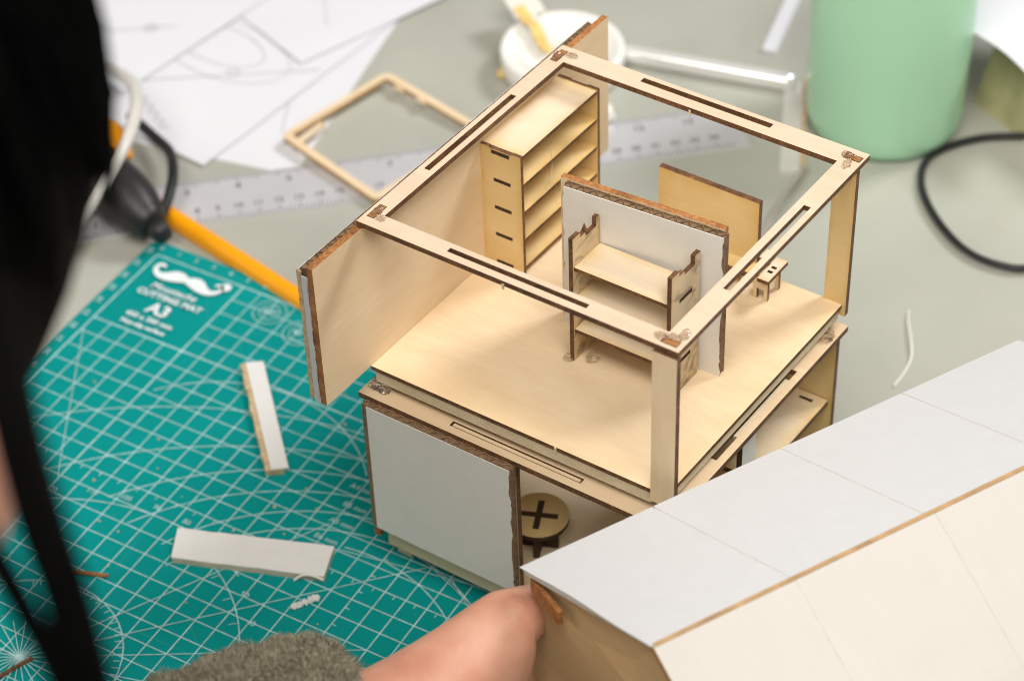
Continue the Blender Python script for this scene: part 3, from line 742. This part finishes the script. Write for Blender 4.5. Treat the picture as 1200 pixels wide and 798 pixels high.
# papers
def paper(label, corner, ang, w, h, lift, seed, strokes=()):
    th = thing('paper_sheet', label, 'paper', (*corner, TZ+lift), 'sketch sheets spread on the table')
    a = Vector((math.cos(R(ang)), math.sin(R(ang)), 0)); b = Vector((-a.y, a.x, 0)); n = 10; mb = MB()
    H = lambda u, v: TZ+lift+0.10*abs(mnoise.noise(Vector((u*0.12, v*0.12, seed))))*(1 if lift > 0.02 else 0.4)
    G = lambda u, v, d=0: Vector((*corner, 0))+a*u+b*v+Z*(H(u, v)+d)
    for i in range(n):
        for j in range(n):
            u0, u1, v0, v1 = w*i/n, w*(i+1)/n, h*j/n, h*(j+1)/n
            mb.poly([G(u0, v0), G(u1, v0), G(u1, v1), G(u0, v1)]); mb.poly([G(u0, v1, -.012), G(u1, v1, -.012), G(u1, v0, -.012), G(u0, v0, -.012)])
    for i in range(n):
        for (p, q) in (((w*i/n, 0), (w*(i+1)/n, 0)), ((w*(i+1)/n, h), (w*i/n, h)), ((0, h*(i+1)/n), (0, h*i/n)), ((w, h*i/n), (w, h*(i+1)/n))):
            mb.poly([G(*q), G(*p), G(*p, -.012), G(*q, -.012)])
    mb.build('sheet', PAPER, th, smooth=False)
    if strokes:
        mb = MB()
        for st_, wd in strokes:
            for p, q in zip(st_[:-1], st_[1:]):
                k = max(1, int((Vector(q)-Vector(p)).length/1.0))
                for s in range(k):
                    A_ = Vector(p).lerp(Vector(q), s/k); B_ = Vector(p).lerp(Vector(q), (s+1)/k)
                    d = (B_-A_).normalized(); nn = Vector((-d.y, d.x))*wd/2
                    mb.poly([G(*(A_-nn), .02), G(*(B_-nn), .02), G(*(B_+nn), .02), G(*(A_+nn), .02)])
        o = mb.build('pencil_sketch', PENCIL, th); o['kind'] = 'stuff'
    return th
def ell(cx, cy, rx_, ry_, n=24): return [(cx+rx_*math.cos(2*math.pi*k/n), cy+ry_*math.sin(2*math.pi*k/n)) for k in range(n+1)]
scr = [(5.0+0.22*k, 4.6-0.1*k+0.28*math.sin(k*2.1)) for k in range(14)]
paper('white sheet whose straight right edge runs back beside the white dish, lowest sheet', (-18.5, 4.8), 10, 21, 29.7, 0.0, 1, [([(19, 3), (16.5, 12), (19.6, 22)], 0.07)])
paper('white sheet with ringed sketches and a scribbled note, its corner pointing at the ruler', (-23.0, 9.4), -7, 21, 29.7, 0.12, 2,
      [(ell(14.6, 8.2, 3.0, 1.5), 0.08), (ell(15.2, 8.0, 4.2, 2.3), 0.06), ([(10, 4), (13.4, 3.4), (20.6, 9.5)], 0.10), ([(s[0]+9.6, s[1]-2.2) for s in scr], 0.09), (ell(13, 7.6, .3, .3, 8), 0.14), (ell(17, 6.7, .3, .3, 8), 0.14)])
paper('white sheet at far left with a curled shaded edge, topmost of the sketch sheets', (-30.0, 13.3), -10, 21.0, 29.7, 0.3, 3,
      [([(14, 9), (18, 11), (20.6, 13.5)], 0.10), (ell(18, 5, .3, .3, 8), 0.14), ([(12, 3), (16.4, 3.4), (19, 6)], 0.07), ([(13, 16), (20, 15)], .07)])
paper('narrow white sheet along the upper edge, half under the other sketches', (-15.5, 21.5), -22, 14, 20, 0.2, 4, [([(1.5, 2), (8, 5.5), (12, 3)], 0.06)])
# thin wooden frame
wf = thing('thin_wood_frame', 'thin plywood rim frame lying across ruler and papers behind the house', 'wood frame', (4, 13, TZ))
fc = [(0.25, 10.2), (2.2, 17.2), (9.2, 15.6), (7.3, 8.1)]
cen = Vector((4.7, 12.7)); ro, ri = [], []
for i in range(4):
    c0 = Vector(fc[i]); pv, nx_ = (Vector(fc[i-1])-c0).normalized(), (Vector(fc[(i+1) % 4])-c0).normalized(); bis = (pv+nx_).normalized()
    for k in range(5):
        t = k/4; w_ = (pv*(1-t)**2*0.5+nx_*t**2*0.5)
        ro.append(c0+w_); ri.append(c0+bis*0.58+w_*0.35)
mb = MB(); n = len(ro)
hz = lambda p: 0.30+0.12*math.sin(p.x*0.5)
for i in range(n):
    j = (i+1) % n; P_ = lambda q, h: (q.x, q.y, hz(q)+h)
    mb.poly([P_(ri[i], 0), P_(ri[j], 0), P_(ro[j], 0), P_(ro[i], 0)], 0); mb.poly([P_(ro[i], -.26), P_(ro[j], -.26), P_(ri[j], -.26), P_(ri[i], -.26)], 0)
    mb.poly([P_(ro[i], 0), P_(ro[j], 0), P_(ro[j], -.26), P_(ro[i], -.26)], 1); mb.poly([P_(ri[j], 0), P_(ri[i], 0), P_(ri[i], -.26), P_(ri[j], -.26)], 1)
mb.build('rim', [WOOD, burnt('scorched_rim', (0.35, 0.2, 0.09), (0.48, 0.30, 0.15), (0.6, 0.42, 0.25))], wf)
p, q = Vector((*fc[1], 0.25)), Vector((*fc[2], 0.25)); d = (q-p).normalized(); nn = Vector((d.y, -d.x, 0))
for f in (0.24, 0.46):
    mb = MB(); mb.box(p+d*((q-p).length*f)+nn*0.48-Z*0.12, d*-0.6, nn*0.13, Z*0.22); mb.build('lug', [WOOD], wf)
mb = MB(); mb.box((1.45, 10.05, 0.1), Vector((0.35, 1.9, 0.1)), Vector((-0.3, 0.05, 0)), Z*0.2); mb.build('stub_bar', [WOODY], wf)
# white lid with a glue-stained tab
ld = thing('shallow_dish', 'round white shallow plastic dish with raised rim behind the house frame', 'dish', (9.6, 21.9, TZ))
mb = MB(); lathe(mb, (9.8, 22.3, TZ), [(0.01, 0), (2.75, 0), (3.1, 0.15), (3.2, 0.6), (3.25, 1.45), (3.15, 1.62), (2.9, 1.6), (2.75, 1.35), (0.6, 1.3), (0.5, 1.38), (0.01, 1.38)])
mb.build('dish_shell', WHITEP, ld, smooth=True, weld=True)
mb = MB(); lathe(mb, (9.8, 22.3, TZ), [(2.3, 1.37), (2.2, 1.40), (2.1, 1.37)]); mb.build('inner_ring', WHITEP, ld, smooth=True)
tb = thing('glue_spatula', 'white card tab with yellow glue streak leaning on the round dish', 'card tab', (6.5, 22.5, 1.4))
mb = MB(); d = Vector((0.78, -0.6, -0.10)).normalized(); n_ = Vector((0.6, 0.78, 0)).normalized(); q0 = Vector((5.0, 24.2, 1.75))
mb.box(q0, d*2.2, n_*1.7, Z*0.14); mb.build('tab', [LINER], tb)
mb = MB(); mb.box(q0+d*1.6+n_*0.35+Z*0.06, d*3.4, n_*0.75, Z*0.12); mb.build('handle', [LINER], tb)
mb = MB()
for k in range(9): blob(mb, q0+d*(1.7+0.42*k)+n_*(0.45+0.2*random.random())+Z*0.2, 0.26, k, squash=(1.3, 1.1, 0.35), amp=0.6)
blob(mb, (7.35, 20.3, 0.0), 0.32, 44, squash=(1, .8, .9))
mb.build('glue_streak', TAPEY, tb, smooth=True)
mb = MB(); blob(mb, (13.7, 19.6, 0.15), 0.55, 9, squash=(1.0, 0.8, 0.9)); tag(mb.build('white_pebble', WHITEP, None, smooth=True), 'small white lump on the table just right of the bookshelf', 'lump')
# glue stick
mb = MB(); ga, gb = Vector((11.4, 24.5, 0.12)), Vector((21.3, 26.4, 0.12)); tube(mb, [ga.lerp(gb, k/12) for k in range(13)], 0.48, 20)
o = mb.build('shiny_rod', STICK, None, smooth=False, weld=True); tag(o, 'shiny pale silver rod lying on the table behind the back rail of the house', 'rod')
for p in o.data.polygons: p.use_smooth = len(p.vertices) == 4
mb = MB(); mb.box((19.0, 28.7, TZ+0.01), (-1.2, 6.5, 0), (-0.75, -0.12, 0), (0, 0, 0.22))
tag(mb.build('white_strip', PAPER, None), 'pale strip lying on the table left of the mint cup', 'paper strip')
# card strip with a curling clear film tail, left of the cup
fs = thing('edge_strip', 'pale card strip with brown torn edge lying left of the mint cup', 'card strip', (22.5, 23.5, TZ))
e0, e1 = Vector((21.3, 27.2, TZ+0.01)), Vector((24.3, 20.2, TZ+0.01)); dd = (e1-e0).normalized(); nn = Vector((-dd.y, dd.x, 0))
mb = MB(); mb.box(e0-nn*1.0, dd*(e1-e0).length, nn*1.0, Z*0.14); mb.build('card', [simple('greyish_card', (0.62, 0.61, 0.58), 0.6, 0.06, 60)], fs)
mb = MB(); mb.box(e0+nn*0.002, dd*(e1-e0).length, nn*0.22, Z*0.3); mb.build('torn_edge', [TORN], fs)
mb = MB(); pth = smooth_path([(24.25, 20.4, 0.0), (24.5, 18.6, 0.25), (24.6, 16.6, 0.35), (24.8, 14.6, 0.1), (24.7, 13.4, 0.0)])
for p, q in zip(pth[:-1], pth[1:]):
    mb.poly([p, q, q+Vector((0.35, 0.1, 0.35)), p+Vector((0.35, 0.1, 0.35))])
    mb.poly([q+Vector((0, 0, -.02)), p+Vector((0, 0, -.02)), p+Vector((0.37, 0.1, 0.35)), q+Vector((0.37, 0.1, 0.35))])
mb.build('film_tail', simple('greyish_film', (0.5, 0.46, 0.42), 0.4, 0.25, 60), fs)
# mint cup
cu = thing('mint_cup', 'large mint green glazed cup standing at the back right', 'cup', (26.15, 26.2, TZ))
mb = MB(); lathe(mb, (26.15, 26.2, TZ), [(0.01, 0.12), (3.0, 0.1), (3.2, 0.0), (3.45, 0.04), (3.72, 0.25), (3.86, 0.6), (3.93, 1.2), (3.97, 5), (3.97, 11.2), (3.9, 11.35), (3.78, 11.3), (3.72, 11.0), (3.68, 1.0), (3.3, 0.5), (0.01, 0.45)], 96)
mb.build('cup_body', MINT, cu, smooth=True, weld=True)
# olive wrapped pack with white paper over it
ol = thing('olive_pack', 'creased olive green wrapped pack right of the mint cup', 'pack', (33, 31.5, TZ))
bmv = MB(); gx = Vector((3.6, -1.9, 0)).normalized(); gy = Vector((1.9, 3.6, 0)).normalized(); gp0 = Vector((29.6, 29.6, TZ+0.01)); n = 16
def OP(i, j, top=True):
    u, v = i/n, j/n; e = min(u, 1-u, v, 1-v)
    h = 4.8*min(1, (e/0.07))**0.5*(0.75+0.6*abs(mnoise.noise(Vector((u*3.1, v*3.1, 5)))))
    return gp0+gx*(u*10)+gy*(v*8)+Z*(h if top else 0)
for i in range(n):
    for j in range(n): 
        bmv.poly([OP(i, j), OP(i+1, j), OP(i+1, j+1), OP(i, j+1)]); bmv.poly([OP(i, j+1, 0), OP(i+1, j+1, 0), OP(i+1, j, 0), OP(i, j, 0)])
bmv.build('wrapper', OLIVE, ol)
mb = MB()
for pts in ([(1, 1), (4, 2), (7, 1)], [(4, 2), (3, 5), (6, 9)], [(4, 2), (8, 5)]):
    tube(mb, smooth_path([OP(*p)+Z*0.03 for p in pts], 4), 0.14, 6)
mb.build('wrapper_crease', OLIVE2, ol, smooth=True)
mb = MB(); n = 8
WC = [Vector(p) for p in ((29.68, 27.94, 5.1), (34.01, 25.45, 4.9), (26.79, 36.36, 5.3), (33.04, 38.14, 5.2))]
def WP(i, j): u, v = i/n, j/n; return WC[0].lerp(WC[1], u).lerp(WC[2].lerp(WC[3], u), v)+Z*(0.35*math.sin(u*3)*math.cos(v*4))
for i in range(n):
    for j in range(n):
        q = [WP(i, j), WP(i+1, j), WP(i+1, j+1), WP(i, j+1)]; mb.poly(q); mb.poly([p-Z*0.03 for p in q[::-1]])
tag(mb.build('crumpled_paper', PAPER, None, smooth=True, weld=True), 'white paper sheet draped over the olive pack at the right edge', 'paper')
# black cable, white thread
cab = [(40, 30.5, 0.0), (36.5, 29.5, 0.0), (33.04, 27.83, 0.0), (30.9, 26.4, 0.0), (29.55, 24.2, 0.0), (29.95, 22.0, 0.0), (31.55, 19.9, 0.0), (33.7, 18.3, 0.0), (35.6, 18.0, 0.0), (37.2, 18.7, 0.0), (41, 22, 0.0)]
mb = MB(); tube(mb, smooth_path(cab, 10), 0.18, 10)
tag(mb.build('black_cable', CORD, None, smooth=True, weld=True), 'black cable looping on the table below the mint cup', 'cable')
mb = MB(); tube(mb, smooth_path([(33.0, 13.3, -0.2), (33.3, 12.5, -0.12), (33.9, 11.4, -0.05), (34.35, 10.4, -0.15), (34.45, 9.4, -0.2), (34.4, 8.3, -0.2)], 8), lambda t: 0.055-0.03*abs(t-.5), 6)
tag(mb.build('white_thread', WHITEP, None, smooth=True, weld=True), 'short white plastic thread on the table right of the house', 'thread')
# orange cutter and glue gun at the left
oc = thing('orange_cutter', 'slim orange plastic cutter handle lying along the top edge of the cutting mat', 'cutter', (3.5, 1.4, TZ))
mb = MB(); o0, o1 = Vector((-2.6, 3.0, 0)), Vector((9.2, 0.15, 0)); d = (o1-o0).normalized(); n_ = Vector((-d.y, d.x, 0))
prf = [(-0.40, 0.0), (0.40, 0.0), (0.47, 0.25), (0.36, 0.6), (0.16, 0.76), (-0.16, 0.76), (-0.36, 0.6), (-0.47, 0.25)]
secs = [[o0+d*s+n_*x*k+Z*(TZ+0.01+zz_*k) for x, zz_ in prf] for s, k in ((0, 0.8), (0.3, 1), (11.6, 1), (12.0, 0.85))]
for a, b in zip(secs[:-1], secs[1:]):
    for k in range(8): k2 = (k+1) % 8; mb.poly([a[k], a[k2], b[k2], b[k]][::-1])
mb.poly(secs[0]); mb.poly(secs[-1][::-1]); mb.build('handle', ORANGE, oc)
gg = thing('glue_gun', 'black hot glue gun with orange trigger, half hidden behind the hair', 'glue gun', (-4.5, 1.0, TZ))
mb = MB(); tube(mb, smooth_path([(-10.5, 2.6, 1.5), (-7, 2.5, 1.7), (-4.5, 1.9, 1.7), (-2.6, 1.4, 1.5), (-1.3, 0.95, 1.2), (-0.6, 0.75, 1.05)], 5), lambda t: 1.5 if t < 0.45 else 1.5-0.75*((t-0.45)/0.55)**1.4, 18)
mb.build('body', BLACKP, gg, smooth=True, weld=True)
mb = MB(); tube(mb, [(-0.75, 0.8, 1.05), (-0.1, 0.6, 0.95), (0.25, 0.45, 0.85)], lambda t: 0.62-0.2*t, 14); mb.build('nozzle', CORD, gg, smooth=True, weld=True)
mb = MB(); tube(mb, [(-1.5, 1.02, 1.22), (-1.0, 0.86, 1.13)], 1.02, 20); mb.build('nozzle_collar', CORD, gg, smooth=False, weld=True)
mb = MB(); tube(mb, smooth_path([(-6.6, 4.2, 2.2), (-5.6, 4.2, 2.5), (-4.7, 3.7, 2.3), (-4.3, 3.3, 1.9)], 5), 0.62, 10); mb.build('trigger', ORANGE, gg, smooth=True, weld=True)
mb = MB(); tube(mb, smooth_path([(-9, -0.5, 0.6), (-6.5, 0.3, 0.9), (-5.2, 1.0, 1.0)], 5), 1.0, 14); mb.build('grip', BLACKP, gg, smooth=True, weld=True)
mb = MB(); tube(mb, smooth_path([(-7.5, 8.0, 0.3), (-5.3, 7.0, 0.5), (-3.4, 5.9, 0.9), (-1.9, 4.2, 1.3), (-1.15, 2.8, 1.2), (-0.95, 1.9, 0.8)], 8), 0.26, 10)
mb.build('power_cord', CORD, gg, smooth=True, weld=True)
mb = MB(); tube(mb, smooth_path([(-9.5, 9.0, 2.0), (-6.6, 7.4, 3.2), (-4.9, 5.8, 3.6), (-3.6, 3.4, 3.6), (-3.1, 1.2, 3.2), (-3.2, -0.8, 2.2), (-4.0, -2.6, 1.0), (-5.5, -4.0, 0.3), (-7.5, -5.2, 0.05)], 8), 0.33, 12)
tag(mb.build('rubbery_cord', CABLE, None, smooth=True, weld=True), 'pale rubbery cord arching over the black glue gun', 'cord')
# two fine strings of hot glue
for k, (pts, lb) in enumerate((([S(9.4, 0.3, -1.5), S(10.2, 0.2, -2.1), S(11.3, 0.2, -2.2), S(12.6, 0.2, -1.6)], 'fine clear glue string hanging under the front edge of the house'),
                             ([S(1.6, 9.2, 6.02), S(2.2, 8.9, 5.9), S(2.6, 8.4, 5.2), S(2.62, 7.9, 4.5)], 'fine glue string curling off the top of the bookshelf'))):
    mb = MB(); tube(mb, smooth_path(pts, 6), 0.013, 4); tag(mb.build('glue_string', GLUE, None, smooth=True), lb, 'glue string')

# ------------------------------------------------------------------ person
pe = thing('person', 'person with black hair in olive fleece, leaning in and holding the roof', 'person', (23, -48, -30))
def skin_object(name, chain_list, rad, mats, root, sub=2, rootv=0):
    """one continuous body grown along joints: chain_list = [(id, pos)], edges by id"""
    ids = {}; me = bpy.data.meshes.new(name); off = wloc(root)
    pos, edges, rr = [], [], []
    for ch in chain_list:
        prev = None
        for (key, p, r) in ch:
            if key not in ids: ids[key] = len(pos); pos.append(W(p)-off); rr.append(r*0.01)
            if prev is not None and prev != ids[key]: edges.append((prev, ids[key]))
            prev = ids[key]
    me.from_pydata(pos, edges, [])
    o = link(name, me, mats, root)
    o.modifiers.new('skin', 'SKIN'); bpy.context.view_layer.objects.active = o
    sv = me.skin_vertices
    if not sv: bm = bmesh.new(); bm.from_mesh(me); bm.verts.layers.skin.verify(); bm.to_mesh(me); bm.free(); sv = me.skin_vertices
    for i, r in enumerate(rr):
        r = r if isinstance(r, tuple) else (r, r); sv[0].data[i].radius = r
    sv[0].data[ids[rootv]].use_root = True
    o.modifiers['skin'].use_smooth_shade = True
    s = o.modifiers.new('sub', 'SUBSURF'); s.levels = sub; s.render_levels = sub
    return o
def bake(o):
    dg = bpy.context.evaluated_depsgraph_get(); me = bpy.data.meshes.new_from_object(o.evaluated_get(dg))
    o.modifiers.clear(); old = o.data; o.data = me; me.name = old.name; return o
HC = Vector((24.2, -41.6, 44.6))
def camP(x, y, d): return CAM + (fw + rx*((x-600)/2833) + dn*((y-399)/2833))*d
wrist = Vector((28.6, -24.8, 7.9))
body = [
 [('pelvis', (20, -58, -22), 13), ('waist', (20.5, -57, -10), 11), ('chest', (21, -54.5, 6), 11.5), ('collar', (22, -51.5, 19), 7), ('neck', (22.3, -49, 29), 5.6), ('neck2', (22.6, -46.5, 36), 5.4), ('skull', (23.0, -43.4, 43), 8.0), ('crown', (22.9, -42.9, 49), 6.2)],
 [('skull', 0, 0), ('cheek', tuple(camP(-118, 555, 51.2)), 3.4), ('cheek2', tuple(camP(-132, 635, 51)), 3.0), ('cheek3', tuple(camP(-185, 700, 51)), 2.0)],
 [('skull', 0, 0), ('jaw', (24.6, -38.8, 38.6), 5.0), ('chin', (25.0, -37.2, 35.8), 2.2)],
 [('collar', 0, 0), ('lshoulder', (8, -52, 17), 5), ('lelbow', (20.5, -42, 5.0), 3.6), ('lforearm', (24.5, -32, 7.0), 3.6), ('lwrist', tuple(wrist), 2.5), ('lpalm', (29.9, -22.2, 7.0), 2.2),
  ('lknuck', (30.0, -19.5, 5.3), 1.5)],
 [('collar', 0, 0), ('rshoulder', (38, -54, 17), 5), ('relbow', (46, -47, 3), 4.3), ('rwrist', (52, -33, 4), 2.6), ('rhand', (53, -28, 5), 2.6)],
 # thumb up against the roof end
 [('lwrist', 0, 0), ('th0', (29.32, -22.4, 8.6), 2.0), ('th1', (30.2, -20.8, 9.5), 1.55), ('th2', (30.65, -19.05, 9.55), 1.3), ('th3', (30.8, -17.6, 8.9), 1.0), ('th4', (30.95, -16.7, 8.4), 0.7)],
 [('th1', 0, 0), ('web', (30.2, -20.0, 7.3), 1.7), ('lknuck', 0, 0)],
 # fingers closing under the roof, behind the gable
 [('lknuck', 0, 0), ('i0', (29.75, -16.8, 3.0), 0.95), ('i1', (30.9, -15.3, 2.4), 0.85), ('i2', (32.3, -15.2, 2.8), 0.75), ('i3', (33.6, -15.7, 3.6), 0.58)],
 [('lknuck', 0, 0), ('m0', (29.8, -17.7, 1.8), 0.95), ('m1', (31.1, -16.4, 1.2), 0.85), ('m2', (32.6, -16.0, 1.6), 0.75), ('m3', (34.0, -16.4, 2.4), 0.6)],
 [('lpalm', 0, 0), ('mk', (30.0, -20.6, 3.4), 1.4), ('r0', (29.9, -18.7, 0.9), 0.9), ('r1', (31.4, -17.6, 0.7), 0.8), ('r2', (32.9, -17.3, 1.0), 0.7), ('r3', (34.2, -17.5, 1.7), 0.56)],
 [('mk', 0, 0), ('p0', (30.0, -20.6, 1.3), 0.8), ('p1', (31.6, -19.6, 0.8), 0.7), ('p2', (32.9, -19.3, 0.9), 0.62), ('p3', (33.9, -19.2, 1.4), 0.5)],
]
def fix(chains):
    d = {}
    for ch in chains:
        for k, p, r in ch:
            if k not in d: d[k] = (p, r)
    return [[(k, *d[k]) for k, _, _ in ch] for ch in chains]
bo = bake(skin_object('body', fix(body), None, SKIN, pe, 2, 'pelvis'))
# face on the far side of the head, as simple sculpted features
F = Vector((0.12, 0.80, -0.58)).normalized(); FX = F.cross(Z).normalized(); FU = FX.cross(F)
mb = MB(); fcx = Vector((23.9, -40.2, 40.6))
for s in (-1, 1): blob(mb, fcx+F*3.4+FX*3.0*s+FU*1.5, 1.15, 60+s, squash=(1.1, 1, 0.8), amp=0.1)
blob(mb, fcx+F*5.3-FU*0.6, 1.25, 63, squash=(0.8, 1.1, 1.2), amp=0.15)
mb.build('nose_and_lids', SKIN, pe, smooth=True)
mb = MB(); blob(mb, fcx+F*4.7-FU*3.2, 1.3, 66, squash=(1.7, 0.7, 0.5), amp=0.1); mb.build('mouth', simple('lips', (0.45, 0.13, 0.11), 0.45), pe, smooth=True)
mb = MB(); blob(mb, HC+FX*7.4-F*0.2-FU*1.5, 1.9, 70, squash=(0.45, 0.9, 1.3), amp=0.2); mb.build('ear', SKIN, pe, smooth=True)
mb = MB(); blob(mb, HC-FX*7.4-F*0.2-FU*1.5, 1.9, 71, squash=(0.45, 0.9, 1.3), amp=0.2); mb.build('ear', SKIN, pe, smooth=True)
# hair: cap plus many strands, two loose locks hanging past the cheek
mb = MB()
bm = bmesh.new(); bmesh.ops.create_icosphere(bm, subdivisions=4, radius=1)
CAPC = camP(-462, 165, 50.5)
for f in bm.faces:
    c = f.calc_center_median()
    if c.dot(F) > 0.62 and c.dot(FU) < 0.45: continue
    mb.poly([CAPC+Vector((v.co.x*10.0, v.co.y*10.4, v.co.z*10.2))*(1+0.03*mnoise.noise(v.co*6)) for v in f.verts])
bm.free()
rnd = random.Random(3)
for k in range(460):
    a = rnd.uniform(0, 2*math.pi); z0 = rnd.uniform(0.2, 0.98); r = math.sqrt(1-z0*z0)
    p = Vector((r*math.cos(a), r*math.sin(a), z0))
    if p.dot(F) > 0.7: continue
    jr = rnd.uniform(0.8, 1.0)
    pts = []
    for s in range(5):
        q = p.copy(); q.z -= s*0.13*jr; h = math.hypot(p.x, p.y); 
        rr = 1.0 if s < 4 else 1.0
        if q.z > -0.2: ln = math.sqrt(max(0.02, 1-q.z*q.z)); q.x, q.y = p.x/h*ln, p.y/h*ln
        else: q.x, q.y = p.x/h*0.98, p.y/h*0.98
        pts.append(CAPC+Vector((q.x*10.1, q.y*10.5, q.z*10.3))*(1.01+0.02*rnd.random()))
    tube(mb, pts, lambda t: 0.24*(1-0.7*t), 5, cap=False)
mb.build('hair', HAIR, pe, smooth=True)
mb = MB()
for k in range(44):
    o = (rnd.uniform(-22, 22), rnd.uniform(-0.5, 0.5))
    tube(mb, smooth_path([camP(-15+o[0], 330, 45.0+o[1]), camP(12+o[0]*0.9, 470, 44.2+o[1]), camP(45+o[0], 600, 44.0+o[1]), camP(82+o[0], 710, 44.1+o[1]), camP(112+o[0], 830, 44.4+o[1]), camP(140+o[0]*0.7, 960, 44.9)], 4), lambda t: 0.22*(1-0.5*t), 6)
mb.build('hair_lock', HAIR, pe, smooth=True)
mb = MB()
for k in range(26):
    o = (rnd.uniform(-14, 10), rnd.uniform(-0.5, 0.5))
    tube(mb, smooth_path([camP(-70+o[0], 470, 45.0+o[1]), camP(-30+o[0], 600, 44.2+o[1]), camP(18+o[0], 690, 44.0+o[1]), camP(70+o[0], 790, 44.3+o[1]), camP(110+o[0], 900, 44.9)], 4), lambda t: 0.17*(1-0.5*t), 6)
mb.build('hair_lock', HAIR, pe, smooth=True)
# fleece: torso and sleeves over the body
fl = [
 [('a', (20, -58, -22), 14.5), ('b', (20.5, -57, -10), 13.5), ('c', (21, -54.5, 6), 15.5), ('d', (22, -51.8, 20), 13), ('e', (22.2, -49.6, 28), 8.2)],
 [('d', 0, 0), ('ls', (8, -52, 18), 9), ('le', (20.5, -42, 5.2), 5.6), ('lf', (23.0, -31.5, 6.4), 5.0), ('lc', (25.6, -28.0, 7.2), 5.0), ('lc2', (27.5, -26.2, 7.5), 4.8), ('lcuff', (29.0, -25.0, 7.7), 4.3)],
 [('d', 0, 0), ('rs', (38, -54, 18), 9), ('re', (46, -47, 3.6), 5.6), ('rc', (51.2, -35, 4.2), 3.9)],
]
jk = bake(skin_object('fleece_jacket', fix(fl), None, FLEECE, pe, 4, 'a'))
bm = bmesh.new(); bm.from_mesh(jk.data); bm.normal_update(); off = wloc(jk)
for v in bm.verts:
    p = (off+v.co)
    v.co += v.normal*(0.0022*mnoise.noise(p*95)+0.0016*mnoise.noise(p*190))
bm.to_mesh(jk.data); bm.free()
# pile of the fleece on the near sleeve: thousands of tiny curled tufts in one mesh
me = jk.data; me.calc_loop_triangles() if hasattr(me, 'calc_loop_triangles') else None
off = wloc(jk); vs_, fs_ = [], []
rnd = random.Random(11); lo_ = W((8, -46, 0)); hi_ = W((33, -21, 16))
tris = [t_ for t_ in me.loop_triangles if all(lo_.x < (off+me.vertices[i].co).x < hi_.x and (off+me.vertices[i].co).y > lo_.y for i in t_.vertices)]
for t_ in tris:
    A_, B_, C_ = [me.vertices[i].co for i in t_.vertices]; ar = t_.area*1e4
    nrm = t_.normal
    for _ in range(int(ar*260)+ (1 if rnd.random() < (ar*260) % 1 else 0)):
        r1, r2 = rnd.random(), rnd.random()
        if r1+r2 > 1: r1, r2 = 1-r1, 1-r2
        p = A_+(B_-A_)*r1+(C_-A_)*r2
        cl = mnoise.noise((off+p)*160); L = 0.0024+0.0042*max(0, cl)+0.0012*rnd.random()
        d = (nrm*1.0+Vector((rnd.gauss(0, .28), rnd.gauss(0, .28), rnd.gauss(0, .28)))+mnoise.noise_vector((off+p)*150)*1.0).normalized()
        s = d.orthogonal().normalized()*0.00022; k = len(vs_)
        mid = p+d*L*0.6; tip = mid+(d+Vector((rnd.gauss(0, .8), rnd.gauss(0, .8), rnd.gauss(0, .8)))).normalized()*L*0.5
        vs_ += [p-s, p+s, mid+s, mid-s, tip]; fs_ += [(k, k+1, k+2, k+3), (k+3, k+2, k+4)]
me2 = bpy.data.meshes.new('fleece_pile'); me2.from_pydata([v-0*off for v in vs_], [], fs_)
o = link('fleece_pile', me2, FLEECE, jk); o['kind'] = 'stuff'
